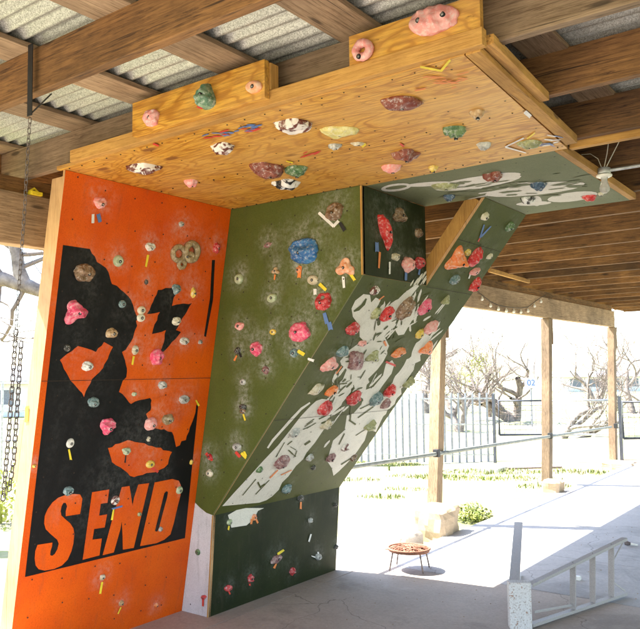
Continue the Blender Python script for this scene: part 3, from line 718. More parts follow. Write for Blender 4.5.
inb = lambda q: all(142 < y < 212 and x > 372 for x, y in q)
art = [a for a in art if inb(a[0])]
panel('green_ceiling_panel', PG, [(-2.386, YS+.001, HZ), (-1.262, YS+.001, HZ), (-1.262, Yf+.0, HZ), (Xtop-.003, Yf, HZ), (Xtop-.003, YE, HZ), (-2.386, YE, HZ)], [GREENC, GROOVE, WHITEP]+TM+[NEW[0]], art=art, chalk=.3)

# --- framing: studs, fascia, trims
for (y0, y1, m) in ((2.362, 2.398, PINE), (2.98, 3.018, PINE), (3.55, 3.588, PINE)):
    n = PO.n
    a = [V((xo(z)-.0205*1, 0, z)) for z in (0.0, HZ-.02)]
    P = []
    for z, q in zip((0, HZ-.03), a):
        P += [(q.x-.10, y0, z), (q.x, y0, z), (q.x, y1, z), (q.x-.10, y1, z)]
    MB().hexa(P).build('stud', m, cw, bevel=.002)
# second edge board with the notch on its outer side
P = []
for z in (1.02, 1.36): P += [(xo(z)-.165, 2.364, z), (xo(z)-.123, 2.364, z), (xo(z)-.123, 2.396, z), (xo(z)-.165, 2.396, z)]
MB().hexa(P).build('edge_block', PINE, cw, bevel=.003)
for y0, y1 in ((YE+.001, YE+.039), (Yf-.04, Yf-.002)):
    n = PC.n; t0, t1 = -.02, -.109
    A, B = V((xc(2.12 if y0 < 4.5 else KZ+.06), 0, 2.12 if y0 < 4.5 else KZ+.06)), V((xc(HZ-.03), 0, HZ-.03))
    P = []
    for q in (A, B):
        for y, t in ((y0, t1), (y0, t0), (y1, t0), (y1, t1)): P.append(q+n*t+V((0, y, 0)))
    MB().hexa(P).build('stud', NEW[2], cw, bevel=.002)
MB().box((-2.42, YE-.04, 2.17), (-2.407, YE-.002, HZ-.01)).build('stud', OLD[2], cw)
MB().box((-3.30, 2.296, 2.686), (-1.02, 2.334, 2.747)).build('fascia_board', NEW[0], cw, bevel=.002)
MB().box((-2.772, 2.265, 2.708), (-1.952, 2.2945, 2.868)).build('upright_board', PLY, cw, bevel=.0015)
MB().box((-1.972, 2.2955, 2.749), (-1.945, 2.345, 2.862)).build('cleat_block', NEW[2], cw, bevel=.0015)
MB().box((-1.563, 2.304, 2.7485), (-1.028, 2.33, 2.866)).build('upright_board', PLY, cw, bevel=.0015)
MB().hexa([(-1.10, 2.336, 2.680), (-1.045, 2.336, 2.680), (-1.125, 3.60, 2.680), (-1.18, 3.60, 2.680), (-1.10, 2.336, 2.72), (-1.045, 2.336, 2.72), (-1.125, 3.6, 2.72), (-1.18, 3.6, 2.72)]).build('edge_trim', NEW[1], cw, bevel=.002)
MB().hexa([(-1.042, 2.346, 2.70), (-1.0, 2.346, 2.70), (-1.045, 3.0, 2.70), (-1.087, 3.0, 2.70), (-1.042, 2.346, 2.735), (-1.0, 2.346, 2.735), (-1.045, 3.0, 2.735), (-1.087, 3.0, 2.735)]).build('edge_trim', NEW[1], cw, bevel=.002)
MB().box((-1.260, YS+.01, 2.680), (-1.222, 4.36, 2.722)).build('edge_trim', NEW[1], cw, bevel=.002)
MB().box((-1.260, 4.42, 2.680), (-1.222, Yf-.01, 2.722)).build('edge_trim', NEW[1], cw, bevel=.002)
MB().box((-3.30, YS-.012, 2.7035), (-1.2, YS+.026, 2.72)).build('joist', OLD[0], cw)
# sticker and white knob on the post edge at the left
p = ony(27, 414, 2.362); b = MB(); b.add([(p.x-.018, 2.3585, p.z-.045), (p.x+.014, 2.3585, p.z-.04), (p.x+.022, 2.3585, p.z+.045), (p.x-.01, 2.3585, p.z+.04)], [(0, 1, 2, 3)])
b.box((p.x-.016, 2.3595, p.z-.035), (p.x+.016, 2.3615, p.z+.035)); b.build('sticker', TAPE['yellow'], cw)

# --- the holds
CNT = {}
def hold_mesh(kind, w, h, seed):
    r = random.Random(seed); bm = bmesh.new(); d = min(w, h)*.42+.006
    if kind in ('ring', 'rings'):
        bm.free(); b = MB()
        def torus(cx, cy, R1, R2, r1, z=0):
            n, m = 20, 9; vs = []; 
            for i in range(n):
                a = 2*math.pi*i/n
                for j in range(m):
                    q = 2*math.pi*j/m; rr_ = r1*(1+.25*noise.noise(V((i*.7+seed, j*.5, 0))))
                    vs.append((cx+(R1+rr_*math.cos(q))*math.cos(a), cy+(R2+rr_*math.cos(q))*math.sin(a), z+max(-.6, math.sin(q))*rr_+r1*.6))
            b.add(vs, [(i*m+j, ((i+1) % n)*m+j, ((i+1) % n)*m+(j+1) % m, i*m+(j+1) % m) for i in range(n) for j in range(m)], 0, True)
        if kind == 'ring': torus(0, 0, w*.32, h*.32, w*.17)
        else:
            torus(-w*.22, h*.05, w*.2, h*.24, w*.075); torus(w*.2, h*.12, w*.2, h*.3, w*.09, .004); torus(-w*.1, -h*.33, w*.1, h*.12, w*.06); torus(w*.12, -h*.05, w*.10, h*.10, w*.07, .01)
        return b, None, (0, 0)
    bmesh.ops.create_icosphere(bm, subdivisions=4 if max(w, h) > .055 else 3, radius=1)
    style = r.choice(['facet', 'rib', 'dimple', 'smooth', 'facet']) if kind in ('blob', 'jug', 'tri', 'sloper', 'cup', 'slope', 'long') and max(w, h) > .03 else 'smooth'
    rf = r.uniform(5, 9); ra_ = r.uniform(0, 3.14)
    bumps = [(r.uniform(-.7, .7), r.uniform(-.7, .7), r.uniform(.15, .35), r.choice((-1, -1, 1))) for _ in range(7)]
    b = MB(); vs = []
    for v in bm.verts:
        x, y, z = v.co; ang = math.atan2(y, x); rad = math.hypot(x, y)
        k = 1+.22*noise.noise(v.co*1.3+V((seed*3.1, 0, 0)))+.10*noise.noise(v.co*3.4+V((0, seed*1.7, 0)))
        fx = fy = k; zz = z
        if kind == 'tri': s = 1+.26*math.cos(3*(ang+math.pi/6)); fx *= s; fy *= s
        elif kind in ('crimp', 'pocket'): fy *= (1-abs(x)**1.8*.75)*1.15; fx *= 1.05
        elif kind == 'disc': fx = fy = 1+.04*noise.noise(v.co*2+V((seed, 0, 0)))
        elif kind == 'long': fx *= .85+.3*y; 
        elif kind == 'pyr': fx = (1-.8*max(-.6, y))*.72; fy = 1
        elif kind == 'cup': fx *= 1+.25*y; 
        X, Yy = x*w/2*fx, y*h/2*fy
        Z = max(zz, -.15)*d*(.9+.3*noise.noise(v.co*2.2+V((seed, 5, 0))))
        if kind == 'disc': Z = max(-.1, min(zz, .75))*d*.75
        if kind in ('crimp',): Z *= .8
        if kind == 'slope': Z *= .55
        if kind == 'sloper': Z *= .8
        if kind in ('jug', 'cup', 'pocket'):
            cy = .38 if kind != 'pocket' else -.05
            q = (x/.55)**2+((y-cy)/(.24 if kind != 'pocket' else .33))**2
            if zz > 0: Z *= 1-.75*math.exp(-q*1.1)
        if zz > 0:
            if style == 'facet': Z += d*.34*(noise.voronoi(v.co*1.5+V((seed, 0, 0)))[0][0]-.35)*min(1, zz*2)
            elif style == 'rib': Z += d*.10*math.sin((x*math.cos(ra_)+y*math.sin(ra_))*rf*1.6)*min(1, zz*2)
            elif style == 'dimple':
                for bx, by, br_, sg_ in bumps: Z += sg_*d*.3*math.exp(-((x-bx)**2+(y-by)**2)/br_**2)*min(1, zz*2)
        if kind == 'pyr' and zz > 0: Z += .012*(abs(math.sin(y*7))**.5)*min(1, zz*2)
        vs.append((X, Yy, Z))
    bm.verts.index_update(); fs = [[v.index for v in f.verts] for f in bm.faces]; bm.free()
    b.add(vs, fs, 0, True)
    return b, None, (0, 0)
KN = dict(blob='knob_hold', jug='jug_hold', cup='cup_hold', disc='round_hold', tri='wedge_hold', crimp='crimp_hold', pocket='pocket_hold', ring='ring_hold', rings='ring_hold',
          twin='double_hold', long='pinch_hold', pyr='pyramid_hold', slope='sloper_hold', sloper='sloper_hold')
for idx, (pl, x, y, w, h, kind, colr, turn) in enumerate(HL):
    p = pl.at(x, y); dep = (p-EYE).dot(FW); dirv = (p-EYE).normalized()
    # screen axes laid in the panel
    e1 = pl.at(x+2, y)-p; e2 = pl.at(x, y-2)-p
    su, sv = e1.length/2, e2.length/2
    U = e1.normalized(); W_ = pl.n; Vv = W_.cross(U).normalized()
    if Vv.dot(e2) < 0: Vv = -Vv
    sk = max(.55, min(1.0, abs(Vv.dot(e2.normalized()))))
    face = max(.3, abs(pl.n.dot(dirv)))
    ww, hh = w*dep/F, h*dep/F
    if pl in (PC, PB, PK, PO) and kind != 'rings': ww *= .9; hh *= .9
    # undo part of the foreshortening, as the hold stands proud of the panel
    if su > dep/F*1.15: ww *= min(1.5, (su*F/dep)**.6)
    if sv > dep/F*1.15: hh *= min(1.5, (sv*F/dep)**.6)
    c, s = math.cos(turn), math.sin(turn)
    def tow(q): 
        a = q[0]*c-q[1]*s; b2 = q[0]*s+q[1]*c
        return p+U*a+Vv*b2+W_*(q[2]-.001)
    if kind == 'twin':
        b, t, _ = hold_mesh('disc', ww, hh*.55, idx); b2_, t2, _ = hold_mesh('disc', ww, hh*.55, idx+1)
        n0 = len(b.v)
        b.v = [q+V((0, hh*.25, 0)) for q in b.v]
        b.add([q-V((0, hh*.25, 0)) for q in b2_.v], b2_.f, 0, True)
    else: b, t, _ = hold_mesh(kind, ww, hh, idx+1)
    loc = [V(q) for q in b.v]
    bvh = BVHTree.FromPolygons(loc, b.f)
    def surf(x_, y_):
        hit = bvh.ray_cast(V((x_, y_, 1)), V((0, 0, -1)))
        return hit[0].z if hit[0] else .01
    b.v = [tow(q) for q in b.v]
    ob = b.build(KN[kind], holdmat(colr), cw)
    ob['label'] = HCN[colr]+' climbing hold'
    if kind in ('ring', 'rings'): spots = [(0, -hh*.35 if kind == 'ring' else -hh*.05)]
    elif kind == 'sloper': spots = [(-ww*.22, -hh*.05), (ww*.28, hh*.05)]
    elif kind == 'twin': spots = [(0, hh*.25), (0, -hh*.25)]
    elif kind in ('jug', 'cup'): spots = [(0, -hh*.12)]
    else: spots = [(ww*.04, -hh*.03)]
    br = min(.0075, min(ww, hh)*.13)
    for q in spots:
        o = MB(); cc = tow((q[0], q[1], surf(*q)+.0012))
        o.lathe(cc-pl.n*.012, pl.n, [(br*1.2, .004), (br*1.25, .0125), (br*.9, .0130)], 10, 0)
        o.lathe(cc+pl.n*.0012, pl.n, [(br*.72, -.004), (br*.72, .0006), (br*.4, .0010)], 8, 1)
        o.build('bolt', [DARK, STEEL], ob)

# ------------------------------------------------------------------ hanging chain and strap
ch = thing('hanging_chain', 'rusty chain hanging from a black strap looped over the left rafter', 'chain', onz(30, 60, 2.70))
YC = 1.655
pt = lambda x, y: ony(x, y, YC)
a, c = pt(31, 45), pt(30, 116)
zt_, xb = 2.90, a.x
b = MB(); 
b.hexa([(xb-.018, YC-.006, 2.905), (xb+.018, YC-.006, 2.905), (xb+.018, YC-.002, 2.905), (xb-.018, YC-.002, 2.905)][0:0] or
       [(c.x-.016, YC-.003, c.z), (c.x+.016, YC-.003, c.z), (c.x+.016, YC, c.z), (c.x-.016, YC, c.z), (xb-.016, YC-.003, 2.905), (xb+.016, YC-.003, 2.905), (xb+.016, YC, 2.905), (xb-.016, YC, 2.905)])
c2 = pt(38, 86)
b.bar((c2.x, YC+.06, 2.71), (c.x+.012, YC, c.z+.01), .003, .012, (1, 0, 0))
b.build('strap', BLACK, ch)
b = MB()
def link(b, p, d, L, wd, r, turnd):
    d = d.normalized(); s = d.cross(V((0, 1, 0)) if turnd else V((1, 0, 0))).normalized()
    pts = []
    for i in range(11):
        a = 2*math.pi*i/10; y = math.sin(a); x = math.cos(a)
        pts.append(p+d*(x*L*.25+(L*.25 if x > 0 else -L*.25))+s*y*wd)
    b.tube(pts, r, 5, cap=False)
path = [pt(30, 118), pt(27, 165), pt(25, 205), pt(20, 270), pt(16, 330)]
def walk(b, path, L, wd, r):
    k = 0; 
    for s0, s1 in zip(path, path[1:]):
        n = max(1, round((s1-s0).length/(L*.78)))
        for i in range(n): link(b, s0.lerp(s1, (i+.5)/n), s1-s0, L, wd, r, k % 2); k += 1
walk(b, path, .026, .0062, .0016)
b.build('upper_chain', CHAIN, ch)
b = MB(); walk(b, [pt(16, 330), pt(13, 375), pt(9, 430), pt(3, 500)], .03, .0085, .0026)
walk(b, [pt(15, 342)+V((.01, .02, 0)), pt(13, 400)+V((.0, .02, 0)), pt(9, 460)+V((0, .02, 0)), pt(4, 492)+V((0, .02, 0))], .03, .0085, .0026)
b.build('doubled_chain', CHAIN, ch)

# ------------------------------------------------------------------ ceiling lamp
lp = onz(604, 172, 2.69)
la = thing('hanging_lamp', 'cloudy glass lamp with loose white wires hanging under the dark rafters', 'lamp', lp)
MB().lathe(lp+V((0, 0, -.012)), (0, 0, 1), [(.034, 0), (.036, .004), (.036, .03), (.03, .034)], 18).build('junction_box', GALV, la)
MB().lathe(lp+V((0, 0, -.03)), (0, 0, 1), [(.030, -.002), (.042, .004), (.043, .012), (.02, .018)], 18).build('socket', BULB, la)
MB().lathe(lp+V((0, 0, -.03)), (0, 0, -1), [(.02, 0), (.016, .02), (.02, .035), (.028, .06), (.026, .078), (.012, .09)], 18).build('glass_bulb', GLASS, la)
MB().tube([lp+V((.03, 0, .004)), lp+V((1.6, .02, .006))], .009).build('conduit', GALV, la)
b = MB()
t = [lp+V((0, 0, .02)), lp+V((.02, .0, .10)), lp+V((.035, -.01, .17))]; b.tube(t, .0028, 5)
t = [lp+V((.01, 0, .02)), lp+V((.05, 0, .09)), lp+V((.10, -.01, .17)), lp+V((.13, -.02, .178))]; b.tube(t, .0028, 5)
t = [lp+V((-.01, 0, .02)), lp+V((-.03, 0, .08)), lp+V((-.07, 0, .115)), lp+V((-.12, 0, .12))]; b.tube(t, .0022, 5)
b.build('loose_wire', WIRE, la)

# ------------------------------------------------------------------ string lights on the header
px = [(482,299),(490.5,305.7),(498.4,309),(506.4,310.8),(513.8,311.5),(521,312),(528,311),(534.5,306),(541,301.5)]
XF = XH+.062
sl = thing('string_lights', 'string of small white bulbs sagging along the header beam', 'string lights', onx(500, 305, XF))
pts = [onx(x, y-4, XF) for x, y in [(472, 291)]+px+[(546, 299)]]
MB().tube(pts, .004, 5).build('cord', CORD, sl)
for x, y in px:
    p = onx(x, y, XF+.005); MB().lathe(p+V((0, 0, .022)), (0, 0, -1), [(.006, -.012), (.010, 0), (.019, .015), (.021, .027), (.014, .038), (.004, .043)], 10).build('bulb', BULB, sl)

# ------------------------------------------------------------------ rail, piers
XR = XH+.075
ra, rb = onx(330, 470.3, XR), onx(611, 427, XR)
rl = thing('pipe_rail', 'grey pipe handrail strapped across the wooden posts beside the concrete floor', 'rail', (XR, (ra.y+rb.y)/2, 0))
MB().tube([ra-(rb-ra)*.3, ra, rb], .021, 10).build('pipe', RAILM, rl)
for y in (7.17, 10.5, 13.7):
    z = ra.z+(rb.z-ra.z)*(y-ra.y)/(rb.y-ra.y)
    MB().box((XR-.03, y-.12, z-.03), (XR+.03, y-.065, z+.05)).build('clamp', BLACK, rl, bevel=.004)
def rock(name, x0, x1, y0, y1, z0, z1, seed, mat=STONE, j=.035):
    bm = bmesh.new(); bmesh.ops.create_cube(bm, size=1)
    for v in bm.verts: v.co = V(((x0+x1)/2+v.co.x*(x1-x0), (y0+y1)/2+v.co.y*(y1-y0), (z0+z1)/2+v.co.z*(z1-z0)))
    bmesh.ops.bevel(bm, geom=bm.edges[:], offset=.035*min(1, (z1-z0)*4), segments=1, affect='EDGES')
    bmesh.ops.subdivide_edges(bm, edges=bm.edges[:], cuts=4, use_grid_fill=True)
    for v in bm.verts:
        n = noise.noise(v.co*5+V((seed, 0, 0)))*j+noise.noise(v.co*14+V((seed, 0, 0)))*j*.5
        v.co += V((n, noise.noise(v.co*6+V((0, seed, 0)))*j, n*.4))
    bm.verts.index_update(); b = MB(); b.add([v.co for v in bm.verts], [[v.index for v in f.verts] for f in bm.faces]); bm.free()
    return b.build(name, mat)
tag(rock('stone_pier', -3.84, -3.48, 6.64, 7.04, -.12, .25, 1, STONE, .05), 'large rough stone block under the nearest wooden post', 'stone block')
tag(rock('stone_pier', -3.70, -3.46, 9.75, 10.02, -.12, .15, 2), 'small tan stone block at the foot of the middle post', 'stone block')
tag(rock('shade_wedge', -3.86, -3.60, 6.15, 6.45, -.08, .07, 4, SLABA, .02), 'flat grey block put in for a wedge of shade in front of the large stone block', 'stone')  # wedge of shade built as an added grey block
q = onz(632, 470, -.1)
tag(rock('rubble_stone', q.x-.5, q.x+.4, q.y-.25, q.y+.3, -.2, .03, 6, STONE, .08), 'low reddish rubble stone beyond the farthest post', 'stone')

# ------------------------------------------------------------------ stool
sc = onz(409, 548, .17); sz = .17
st = thing('wicker_stool', 'low oval red-brown wicker stool on thin metal legs in the sun', 'stool', (sc.x, sc.y, 0))
b = MB()
ax1 = V((.97, .25, 0)).normalized(); ax2 = V((-.25, .97, 0)).normalized()
n, rings = 40, 9; vs = []; fs = []
for j in range(rings+1):
    rj_ = j/rings
    for i in range(n):
        a = 2*math.pi*i/n; z = sz-.004-.008*(1-rj_**2)+.004*math.sin(i*math.pi*1.0)*(1 if j % 2 else -1)+.004*math.cos(j*3.14)
        vs.append(V((sc.x, sc.y, z))+ax1*math.cos(a)*.165*rj_+ax2*math.sin(a)*.15*rj_)
m2 = len(vs); vs += [v-V((0, 0, .014)) for v in vs]
for j in range(rings):
    for i in range(n):
        fs.append((j*n+i, j*n+(i+1) % n, (j+1)*n+(i+1) % n, (j+1)*n+i)); fs.append((m2+j*n+i, m2+(j+1)*n+i, m2+(j+1)*n+(i+1) % n, m2+j*n+(i+1) % n))
fs += [(rings*n+i, rings*n+(i+1) % n, m2+rings*n+(i+1) % n, m2+rings*n+i) for i in range(n)]
b.add(vs, fs, 0, True); b.build('seat', WICKER, st)
rim = [V((sc.x, sc.y, sz))+ax1*math.cos(a)*.168+ax2*math.sin(a)*.153 for a in [2*math.pi*i/32 for i in range(33)]]
rw = random.Random(8); b = MB()
for i in range(46):
    a = rw.uniform(0, 6.28); q = a+3.14+rw.uniform(-1.1, 1.1)
    e0 = V((sc.x, sc.y, sz+rw.uniform(0, .006)))+ax1*math.cos(a)*.172+ax2*math.sin(a)*.157; e1 = V((sc.x, sc.y, sz+rw.uniform(0, .006)))+ax1*math.cos(q)*.172+ax2*math.sin(q)*.157
    b.tube([e0-V((0, 0, .008)), e0.lerp(e1, .3)+V((0, 0, rw.uniform(0, .012))), e0.lerp(e1, .7)+V((0, 0, rw.uniform(0, .012))), e1-V((0, 0, .008))], rw.uniform(.003, .006), 5)
b.build('woven_strands', WICKER, st)
MB().tube(rim, .009, 8).build('seat_rim', WICKER, st)
for (u, v) in ((-.11, -.08), (.11, -.08), (-.11, .09), (.11, .09)):
    t0 = V((sc.x, sc.y, sz-.01))+ax1*u+ax2*v; b1_ = V((sc.x, sc.y, 0.004))+ax1*u*1.25+ax2*v*1.2
    MB().tube([t0, b1_], .007, 6).build('leg', CHAIN, st)
    MB().lathe(t0+V((0, 0, -.02)), (0, 0, 1), [(.005, 0), (.017, .006), (.017, .014), (.006, .02)], 10).build('leg_boss', WICKER, st)

# ------------------------------------------------------------------ stepladder lying on its side
ld = thing('stepladder', 'old paint-splattered aluminium stepladder lying on its side on the concrete floor', 'stepladder', (-1.75, 5.0, 0))
n0, n1 = V((-1.845, 4.63, .025)), V((-1.835, 4.62, .272)); f0, f1 = V((-1.545, 5.63, .03)), V((-1.535, 5.64, .405))
side = V((1, -.28, 0)).normalized()
for a, c in ((n0, f0), (n1, f1)):
    d = (c-a).normalized(); 
    b = MB(); b.bar(a, c, .042, .004, (0, 0, 1)); b.bar(a+side*.019+V((0, 0, -.008)), c+side*.019+V((0, 0, -.008)), .0035, .018, (0, 0, 1)); b.bar(a-side*.019+V((0, 0, -.008)), c-side*.019+V((0, 0, -.008)), .0035, .018, (0, 0, 1))
    b.build('side_rail', METAL, ld, bevel=.001)
for tt in (.42, .63, .84):
    a, c = n0.lerp(f0, tt), n1.lerp(f1, tt)
    MB().bar(a+V((0, 0, .004)), c-V((0, 0, .004)), .009, .044, tuple(side), ).build('step', METAL, ld, bevel=.002)
for tt in (.42, .63, .84):
    for e, zz in ((n0.lerp(f0, tt), .004), (n1.lerp(f1, tt), -.002)):
        MB().lathe(e+V((0, 0, zz)), (0, 0, 1), [(.006, -.001), (.006, .005), (.003, .007)], 8).build('rivet', STEEL, ld)
for a, c in ((f1-V((0, 0, .01)), n0.lerp(f0, .84).lerp(n1.lerp(f1, .84), .62)), (f0+V((0, 0, .01)), n0.lerp(f0, .84).lerp(n1.lerp(f1, .84), .30))):
    MB().bar(a, c, .012, .004, (1, 0, 0)).build('diagonal_brace', METAL, ld)
cx = V((-1.885, 4.565, 0))
cd = V((.84, .54, 0)).normalized(); ce = V((-.54, .84, 0)).normalized()
P = []
for z in (.012, .292):
    for i, j in ((-1, -1), (1, -1), (1, 1), (-1, 1)): P.append(V((cx.x, cx.y, z))+cd*i*.068+ce*j*.035)
MB().hexa(P).build('top_cap', SPECK, ld, bevel=.006)
rr0, rr1 = V((-1.93, 4.60, .27)), onz(518.5, 523, .40)
MB().bar(rr0, rr1, .064, .02, (0, 0, 1)).build('rear_rail', METAL, ld, bevel=.0021)
MB().bar(rr0+V((0, 0, -.255)), V((rr1.x, rr1.y, .02)), .02, .012, (0, 0, 1)).build('rear_rail', METAL, ld, bevel=.001)
MB().bar(V((rr1.x+.04, rr1.y-.12, .025)), V((rr1.x+.04, rr1.y-.12, .385)), .012, .012, (1, 0, 0)).build('rear_strut', METAL, ld)
MB().bar(rr0.lerp(rr1, .35)+V((0, 0, -.25)), rr0.lerp(rr1, .35)+V((0, 0, -.01)), .01, .01, (1, 0, 0)).build('rear_strut', METAL, ld)
MB().bar(n0+V((.02, .02, .07)), n0.lerp(f0, .42)+V((0, 0, .03)), .006, .014, (0, 0, 1)).build('spreader_bar', METAL, ld)
# small odds and ends on the floor
q = onz(630, 546, 0)
b = MB(); b.tube([q+V((-.045, -.01, .018)), q+V((-.02, 0, .022)), q+V((.0, .01, .018))], [.012, .02, .014], 10, 0); b.tube([q+V((0, .01, .018)), q+V((.06, .03, .01))], [.011, .008], 8, 1)
tag(b.build('hose_end', [CHAIN, BULB]), 'small dark hose fitting lying on the pale concrete near the right edge', 'hose end')
q = onz(578, 580, 0)
tag(rock('paper_scrap', q.x-.02, q.x+.02, q.y-.018, q.y+.018, .0, .03, 9, BULB, .006), 'crumpled white scrap on the floor seen between two ladder steps', 'scrap')
rg = random.Random(21)
b = MB()
for i in range(230):
    x, y = rg.uniform(-3.4, -1.0), rg.uniform(3.7, 8.5); r = rg.uniform(.002, .007)
    b.add([(x+r*math.cos(a)*rg.uniform(.6, 1.3), y+r*math.sin(a), .001) for a in (0, 1.3, 2.5, 3.8, 5)]+[(x, y, r*.9)], [(0, 1, 5), (1, 2, 5), (2, 3, 5), (3, 4, 5), (4, 0, 5)])
o = b.build('grit', STONE); o['kind'] = 'stuff'; o['label'] = 'bits of grit scattered over the concrete floor'

# ------------------------------------------------------------------ grass and weeds
def blades(name, spots, n, hgt, mats, seed, label):
    r = random.Random(seed); b = MB()
    for (cx, cy, rx, ry) in spots:
        for i in range(int(n*rx*ry*6)+30):
            a, q = r.uniform(0, 6.28), math.sqrt(r.random())
            x, y = cx+rx*q*math.cos(a), cy+ry*q*math.sin(a); z = gz(x, y)-.01
            h = hgt*r.uniform(.4, 1.2)*(1.1-q*.5); w = r.uniform(.004, .010); t = r.uniform(0, 6.28); l = r.uniform(.1, .6)*h
            dx, dy = math.cos(t), math.sin(t)
            p = V((x, y, z)); m = p+V((dx*l*.4, dy*l*.4, h*.6)); e = p+V((dx*l, dy*l, h))
            s = V((-dy, dx, 0))*w
            b.add([p-s, p+s, m+s*.7, m-s*.7, e], [(0, 1, 2, 3), (3, 2, 4)], 0 if r.random() < .75 else 1)
    o = b.build(name, mats); o['kind'] = 'stuff'; o['label'] = label; return o
g = lambda x, y, z=-.1: onz(x, y, z)
sp = []
for (x, y, rx, ry, z) in [(385,463,.9,.3,-.3),(372,463,.5,.25,-.3),(405,464,.35,.25,-.3),(425,478,.8,.25,-.25),(455,482,.9,.3,-.25),(490,476,1.0,.4,-.25),(520,484,.7,.3,-.2),(380,497,.4,.15,-.2),(408,490,.5,.18,-.2),(545,488,.5,.2,-.1),(575,476,.8,.3,-.15),(360,478,.5,.2,-.25)]:
    q = g(x, y, z); sp.append((q.x, q.y, rx, ry))
blades('grass', sp, 260, .09, [GRASS, STRAW], 1, 'patches of short green grass on the dry ground beyond the posts')
q = g(477, 522, -.08)
q = V((-3.76, q.y+.02, -.06)); b = MB(); rw = random.Random(3)
for i in range(520):
    a, k = rw.uniform(0, 6.28), math.sqrt(rw.random()); hgt = rw.uniform(.03, .2)*(1.15-k*.7)
    c_ = q+V((math.cos(a)*k*.22, math.sin(a)*k*.24, hgt)); l = rw.uniform(.016, .038)
    d = V((rw.uniform(-1, 1), rw.uniform(-1, 1), rw.uniform(-.2, .8))).normalized(); e = d.cross(V((0, 0, 1))).normalized()
    b.add([c_-d*l, c_+e*l*.42, c_+d*l, c_-e*l*.42], [(0, 1, 2, 3)], i % 2)
    if i % 5 == 0: b.tube([q+V((math.cos(a)*k*.1, math.sin(a)*k*.1, -.02)), c_], .0025, 4, 0)
o = b.build('weed', [GRASS, LEAFY]); tag(o, 'leafy green weed growing beside the large stone block', 'weed')
q = g(375, 468, -.3)
# ------------------------------------------------------------------ fences
def fence_pt(x, d):        # a point on the ground at picture column x and depth d
    p = at_depth(x, 400, d); return V((p.x, p.y, gz(p.x, p.y)))
pf = thing('picket_fence', 'pale metal picket fence with closely spaced bars beyond the grass', 'fence', fence_pt(430, 15.5))
A, B = fence_pt(300, 15.8), fence_pt(494, 15.2)
npk = int((B-A).length/.14)
zt0, zb0 = 1.13, -.26
for z in (1.02, .50, -.10):
    MB().bar(A.lerp(A, 0)*1+V((0, 0, z-A.z)), B+V((0, 0, z-B.z)), .03, .03).build('fence_rail', GALV, pf)
b = MB()
nm = 0
for i in range(npk+1):
    p = A.lerp(B, i/npk)
    b = MB().bar((p.x, p.y, zb0), (p.x, p.y, zt0), .032, .032, (1, 0, 0)); b.build('picket', PICKET, pf)
def pipe_frame(b, p, q, z0, z1, r=.022, mid=(), mi=0):
    P = [V((p.x, p.y, z0)), V((q.x, q.y, z0)), V((q.x, q.y, z1)), V((p.x, p.y, z1))]
    b.tube(P+[P[0]], r, 8, mi)
    for z in mid: b.tube([V((p.x, p.y, z)), V((q.x, q.y, z))], r*.6, 6, mi)
def gate(x0, x1, d, label, mat, mesh=True, d1=None, z0=.36, z1=1.0):
    p, q = fence_pt(x0, d), fence_pt(x1, d1 or d)
    t = thing('pipe_gate', label, 'gate', (p+q)/2, 'pipe gates beyond the posts')
    b = MB(); pipe_frame(b, p, q, z0, z1); b.build('gate_frame', mat, t)
    if mesh:
        b = MB(); n = int((q-p).length/.10)
        for i in range(1, n): w = p.lerp(q, i/n); b.tube([(w.x, w.y, z0), (w.x, w.y, z1)], .0035, 4)
        for k in range(1, 7): z = z0+(z1-z0)*k/7; b.tube([(p.x, p.y, z), (q.x, q.y, z)], .0035, 4)
        b.build('wire_mesh', mat, t)
    return t
gate(498.5, 546, 14.4, 'metal pipe gate with wire mesh just right of the picket fence', IRON)
gate(549, 609, 14.2, 'pale wire panel gate between the two right-hand posts', GALV)
gate(622, 690, 13.4, 'dark framed pipe gate at the far right edge', IRON)
for x, d, m, lab, w in ((493.5, 14.8, IRON, 'dark steel gate post at the right end of the picket fence', .024), (619.5, 13.0, IRON, 'dark steel gate post just right of the farthest wooden post', .024)):
    p = fence_pt(x, d); b = MB(); b.box((p.x-w, p.y-w, p.z-.1), (p.x+w, p.y+w, 1.12)); o = b.build('gate_post', m); tag(o, lab, 'post')
p = fence_pt(491, 13.4)
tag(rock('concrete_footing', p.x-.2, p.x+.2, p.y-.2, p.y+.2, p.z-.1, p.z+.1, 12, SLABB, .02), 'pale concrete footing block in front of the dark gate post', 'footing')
p, q = fence_pt(489, 13.6), fence_pt(560, 13.2)
b = MB(); b.tube([p+V((0, 0, .02)), q+V((0, 0, .02))], .025, 6)
tag(b.build('shade_line', CHAIN), 'dark bar put in for a line of shade along the ground below the mesh gate', 'pipe')  # line of shade on the ground, built as an added dark tube
# wire fence at left behind the orange wall
wf = thing('wire_fence', 'thin grey wire fence seen left of the orange panel behind the chain', 'fence', fence_pt(10, 11))
p, q = fence_pt(-60, 11), fence_pt(160, 13)
b = MB()
for z in (.6, 1.05, 1.5): b.tube([(p.x, p.y, z), (q.x, q.y, z)], .012, 6)
b.build('fence_rail', GALV, wf)
for i in range(5): w = p.lerp(q, i/4); MB().tube([(w.x, w.y, w.z), (w.x, w.y, 1.5)], .025, 6).build('fence_post', GALV, wf)

